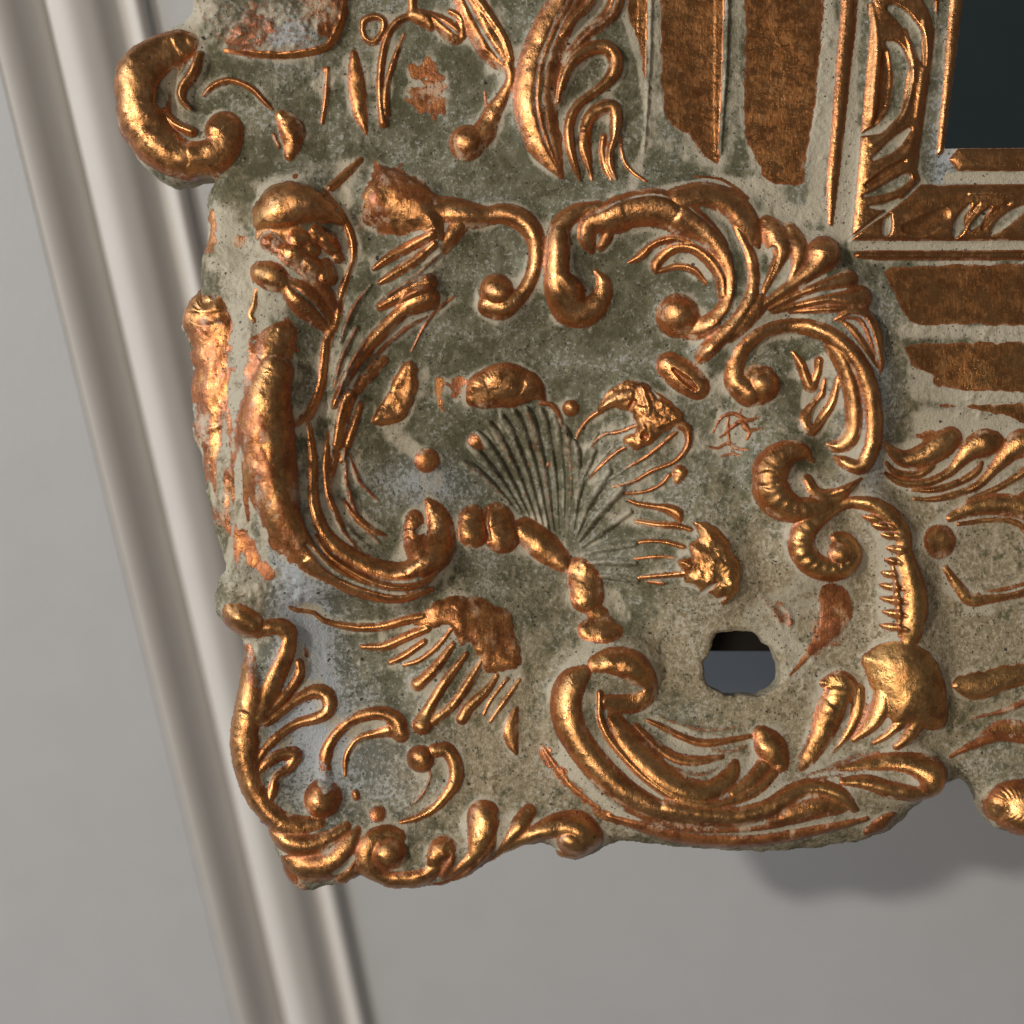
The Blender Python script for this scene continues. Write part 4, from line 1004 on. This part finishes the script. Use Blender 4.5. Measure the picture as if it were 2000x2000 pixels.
    t2 = maprange(nt, math_n(nt, 'ADD', nS, math_n(nt, 'MULTIPLY', nB, .6)), .76, .62)
    goldc = mixc(nt, math_n(nt, 'MULTIPLY', math_n(nt, 'MAXIMUM', math_n(nt, 'MULTIPLY', math_n(nt, 'MULTIPLY', t1, math_n(nt, 'SUBTRACT', 1.0, math_n(nt, 'MULTIPLY', dim, 3.0, clamp=True), clamp=True)), .42), math_n(nt, 'MULTIPLY', t2, .30)), .8), goldc, (0.075, 0.028, 0.010))
    goldc = mixc(nt, dim, goldc, (0.17, 0.048, 0.012))
    # chalk dust caught on the gilding
    dust = math_n(nt, 'MULTIPLY', maprange(nt, math_n(nt, 'ADD', nA, math_n(nt, 'MULTIPLY', nS, .35)), .78, .95), .35)
    ew = math_n(nt, 'MULTIPLY', maprange(nt, gold, .92, .45), maprange(nt, math_n(nt, 'ADD', math_n(nt, 'MULTIPLY', nC2, .8), math_n(nt, 'ADD', math_n(nt, 'MULTIPLY', nW, .5), math_n(nt, 'MULTIPLY', nB, .3))), .84, .98))
    ew = math_n(nt, 'MULTIPLY', ew, math_n(nt, 'SUBTRACT', .8, dim), clamp=True)
    dust = math_n(nt, 'MAXIMUM', dust, ew)
    goldc = mixc(nt, dust, goldc, (0.56, 0.42, 0.28))
    col = mixc(nt, gmask, pat, goldc)
    col = mixc(nt, math_n(nt, 'MULTIPLY', pits, .88), col, (0.012, 0.011, 0.008))
    nt.links.new(col, bs.inputs['Base Color'])
    met = math_n(nt, 'MULTIPLY', gmask, math_n(nt, 'SUBTRACT', maprange(nt, gold, .35, .85, .42, .90), dust))
    met = math_n(nt, 'MULTIPLY', met, math_n(nt, 'SUBTRACT', 1.0, pits))
    nt.links.new(met, bs.inputs['Metallic'])
    rg = math_n(nt, 'ADD', math_n(nt, 'MULTIPLY', nA, .22), maprange(nt, nF, .36, .64, .10, .36))
    rg = math_n(nt, 'SUBTRACT', rg, math_n(nt, 'MULTIPLY', dim, .22))
    bs.inputs['Coat Weight'].default_value = .12; bs.inputs['Coat Roughness'].default_value = .3
    mixr = nd(nt, 'ShaderNodeMix'); nt.links.new(gmask, mixr.inputs[0]); mixr.inputs[2].default_value = .85; nt.links.new(rg, mixr.inputs[3])
    nt.links.new(mixr.outputs[0], bs.inputs['Roughness'])
    # bump
    hsum = math_n(nt, 'ADD', math_n(nt, 'MULTIPLY', nE, .9), math_n(nt, 'MULTIPLY', nB, .35))
    hsum = math_n(nt, 'ADD', hsum, math_n(nt, 'MULTIPLY', nS, .08))
    hg = math_n(nt, 'ADD', math_n(nt, 'MULTIPLY', nA, .55), math_n(nt, 'MULTIPLY', nS, .22))
    mh = nd(nt, 'ShaderNodeMix'); nt.links.new(gmask, mh.inputs[0]); nt.links.new(hsum, mh.inputs[2]); nt.links.new(hg, mh.inputs[3])
    hsum = math_n(nt, 'ADD', mh.outputs[0], math_n(nt, 'MULTIPLY', gmask, .35))
    hsum = math_n(nt, 'SUBTRACT', hsum, math_n(nt, 'MULTIPLY', pits, .8))
    bp = nd(nt, 'ShaderNodeBump')
    mixb = nd(nt, 'ShaderNodeMix'); nt.links.new(gmask, mixb.inputs[0]); mixb.inputs[2].default_value = 1.0; mixb.inputs[3].default_value = .62
    nt.links.new(mixb.outputs[0], bp.inputs['Strength'])
    bp.inputs['Distance'].default_value = 0.00042
    nt.links.new(hsum, bp.inputs['Height'])
    nt.links.new(bp.outputs[0], bs.inputs['Normal'])
    return m
GILT = gilt_material()

def plain(name, color, rough=.6, metal=0.0, var=.06, scale=60, bump_s=.1, bump_d=.0003):
    m, nt, bs = new_mat(name)
    tc = nd(nt, 'ShaderNodeTexCoord').outputs['Object']
    n = noise_n(nt, tc, scale, 5, .6)
    c = mixc(nt, n, tuple(x * (1 - var) for x in color), tuple(min(1, x * (1 + var)) for x in color))
    nt.links.new(c, bs.inputs['Base Color'])
    bs.inputs['Roughness'].default_value = rough; bs.inputs['Metallic'].default_value = metal
    bp = nd(nt, 'ShaderNodeBump'); bp.inputs['Strength'].default_value = bump_s; bp.inputs['Distance'].default_value = bump_d
    nt.links.new(noise_n(nt, tc, scale * 12, 3), bp.inputs['Height']); nt.links.new(bp.outputs[0], bs.inputs['Normal'])
    return m
PAINT = plain("wall_paint", (0.505, 0.518, 0.53), .6, bump_s=.25, bump_d=.0004)
TRIM = plain("trim_paint", (0.70, 0.69, 0.67), .75)
BOARD = plain("dark_board", (0.022, 0.018, 0.015), .8, var=.4, scale=200)
GLASS = plain("mirror_silver", (0.22, 0.27, 0.25), .06, metal=1.0, var=.12, scale=25, bump_s=0.0)

# ------------------------------------------------------------------ the mirror: one thing, carved pieces as parts
root = bpy.data.objects.new("wall_mirror", None)
COL.objects.link(root)
root['label'] = "ornate gilded mirror frame corner with copper scrolls over grey green patina"
root['category'] = "mirror"

# which grid quads belong to the casting
c00, c01, c10, c11 = SD[:-1, :-1], SD[:-1, 1:], SD[1:, :-1], SD[1:, 1:]
cen = (c00 + c01 + c10 + c11) * .25
keep = cen > 0
cnt = np.zeros((NY, NX), np.int32)
cnt[:-1, :-1] += keep; cnt[:-1, 1:] += keep; cnt[1:, :-1] += keep; cnt[1:, 1:] += keep
edge = (cnt > 0) & (cnt < 4)
edge[0, :] = edge[-1, :] = edge[:, 0] = edge[:, -1] = False
near = edge & (np.abs(SD) < 4)
VX = np.where(near, PX, XX); VY = np.where(near, PY, YY)
POS = np.stack([(VX - 1000) * S, -H * S, (1000 - VY) * S], -1).astype(np.float32)
# smooth normals from the relief, shared by neighbouring pieces so no seam shows
dHx = np.gradient(H, G, axis=1); dHy = np.gradient(H, G, axis=0)
NRM = np.stack([-dHx, -np.ones_like(H), dHy], -1)
NRM /= np.linalg.norm(NRM, axis=-1, keepdims=True)

QID = IDM[:-1, :-1].copy()
q2 = IDM[1:, 1:]
QID = np.where(QID == 0, 0, QID)
def grid_mesh(name, qmask, mat):
    jj, ii = np.nonzero(qmask)
    if len(jj) == 0: return None
    v = np.stack([jj * NX + ii, (jj + 1) * NX + ii, (jj + 1) * NX + ii + 1, jj * NX + ii + 1], -1)
    used, inv = np.unique(v.ravel(), return_inverse=True)
    me = bpy.data.meshes.new(name)
    me.vertices.add(len(used)); me.vertices.foreach_set('co', POS.reshape(-1, 3)[used].ravel())
    n = len(jj)
    me.loops.add(n * 4); me.loops.foreach_set('vertex_index', inv.astype(np.int32).ravel())
    me.polygons.add(n)
    me.polygons.foreach_set('loop_start', np.arange(n, dtype=np.int32) * 4)
    me.polygons.foreach_set('loop_total', np.full(n, 4, np.int32))
    me.polygons.foreach_set('use_smooth', np.ones(n, bool))
    me.update(calc_edges=True)
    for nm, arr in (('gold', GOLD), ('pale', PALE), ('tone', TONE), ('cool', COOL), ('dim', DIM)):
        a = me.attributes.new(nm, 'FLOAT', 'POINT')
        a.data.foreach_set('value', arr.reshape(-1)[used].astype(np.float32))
    me.normals_split_custom_set_from_vertices(NRM.reshape(-1, 3)[used].tolist())
    me.materials.append(mat)
    return me

for pid, (nm, lb) in enumerate(PARTS):
    q = keep & (QID == pid)
    me = grid_mesh(nm, q, GILT)
    if me is None: continue
    o = bpy.data.objects.new(nm, me); COL.objects.link(o); o.parent = root
    if lb: o['label'] = lb

# cast edge: wall of the casting round the outline, the hole and the mirror opening
def quick_mesh(name, V, F, mat, parent=None, smooth=False):
    me = bpy.data.meshes.new(name); me.from_pydata(V, [], F); me.update()
    if smooth:
        for p in me.polygons: p.use_smooth = True
    me.materials.append(mat)
    o = bpy.data.objects.new(name, me); COL.objects.link(o)
    if parent: o.parent = parent
    return o

V = []; F = []; ATT = []
ZB = -62.0
idx = {}
def ev(j, i, lvl):
    k = (j, i, lvl)
    if k not in idx:
        idx[k] = len(V)
        x, y, z = POS[j, i]
        f = (0, .35, 1)[lvl]
        hz = H[j, i] * (1 - f) + ZB * f
        V.append((float(x) + (0, 0, 0)[lvl], float(-hz * S), float(z)))
        ATT.append((float(GOLD[j, i]) * (1, .6, .1)[lvl], .4, .6, 0.0, .3))
    return idx[k]
kp = np.pad(keep, 1)
K = keep.shape
for (dj, di, a, b_) in ((-1, 0, (0, 1), (0, 0)), (1, 0, (1, 0), (1, 1)), (0, -1, (0, 0), (1, 0)), (0, 1, (1, 1), (0, 1))):
    nb = kp[1 + dj:1 + dj + K[0], 1 + di:1 + di + K[1]]
    js, is_ = np.nonzero(keep & ~nb)
    for j, i in zip(js.tolist(), is_.tolist()):
        if (j == 0 and dj == -1) or (j == K[0] - 1 and dj == 1) or (i == K[1] - 1 and di == 1): continue
        pa = (j + a[0], i + a[1]); pb = (j + b_[0], i + b_[1])
        for l in (0, 1):
            F.append((ev(*pa, l), ev(*pb, l), ev(*pb, l + 1), ev(*pa, l + 1)))
o = quick_mesh("frame_edge", V, F, GILT, root, True)
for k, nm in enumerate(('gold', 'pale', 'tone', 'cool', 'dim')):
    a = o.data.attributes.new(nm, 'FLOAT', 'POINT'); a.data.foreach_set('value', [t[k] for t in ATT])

def px(x, y, d):                      # design units on the frame plane, depth in metres behind it
    return ((x - 1000) * S, d, (1000 - y) * S)

def slab(name, P, d0, d1, mat, parent):
    n = len(P)
    V = [px(x, y, d0) for x, y in P] + [px(x, y, d1) for x, y in P]
    F = [tuple(range(n)), tuple(range(2 * n - 1, n - 1, -1))] + [(i, (i + 1) % n + 0, (i + 1) % n + n, i + n) for i in range(n)]
    return quick_mesh(name, V, F, mat, parent)

# mirror glass seated behind the sight lip
gl = slab("mirror_glass", [(1800, -400), (1800, 330), (2400, 330), (2400, -400)], 0.0108, 0.0128, GLASS, root)
gl['label'] = "dark silvered mirror glass in the opening"
slab("backing_board", [(1250, -400), (1250, 700), (1290, 1285), (2400, 1288), (2400, -400)], 0.0150, 0.0190, BOARD, root)
slab("spacer_strip", [(1700, 335), (1700, 420), (2400, 420), (2400, 335)], 0.0070, 0.0148, BOARD, root)

# ------------------------------------------------------------------ wall and moulded casing behind
KT = 0.30                              # the wall leans away below: depth gained per metre down
vx = 0.168                             # the casing also runs a little to the right on its way down
vl = math.sqrt(vx * vx + KT * KT + 1)
nl = math.sqrt(1 + KT * KT)
def wall_pt(u, v, d):                  # u across the casing, v down along it, d proud of the wall
    return (-.0756 - .1427 * vx + u + v * vx, WALL_Y + v * KT - d / nl, -v - d * KT / nl)
def strip(name, prof_, mat, parent=None, smooth=True, v0=-.16, v1=.6):
    V = []; F = []
    n = len(prof_)
    for v in (v0, v1):
        for (u, d) in prof_: V.append(wall_pt(u, v, d))
    for i in range(n - 1): F.append((i, i + 1, n + i + 1, n + i))
    o = quick_mesh(name, V, F, mat, parent, smooth)
    return o
def arc_prof(u0, d0, u1, d1, bulge, n=14):
    out = []
    for i in range(n + 1):
        t = i / n
        out.append((u0 + (u1 - u0) * t, d0 + (d1 - d0) * t + bulge * math.sin(math.pi * t)))
    return out
w0 = strip("wall_left", [(-.8, 0.0130), (0.0028, 0.0130)], PAINT, smooth=False); w0['kind'] = 'structure'
w1 = strip("wall", [(0.0362, 0.0), (1.2, 0.0)], PAINT, smooth=False); w1['kind'] = 'structure'
cas = bpy.data.objects.new("door_casing", None); COL.objects.link(cas)
cas['label'] = "blurred cream painted door casing moulding leaning across the left background"
cas['category'] = "moulding"
strip("cove", [(0.0028, 0.0130), (0.0030, 0.0127)] + [(.0032 + .0108 * t / 16, .0127 - .0115 * (t / 16) ** 1.9) for t in range(17)], TRIM, cas)
strip("flat_band", [(.0140, .0012), (.0146, .0062), (.0156, .0076)] + arc_prof(.0160, .0079, .0232, .0076, .0010) + arc_prof(.0236, .0074, .0276, .0040, .0004), TRIM, cas)
strip("bead_moulding", [(.0276, .0040)] + arc_prof(.0280, .0034, .0312, .0016, -.0004) + arc_prof(.0316, .0018, .0358, .0022, .0018) + [(.0362, 0.0)], TRIM, cas)
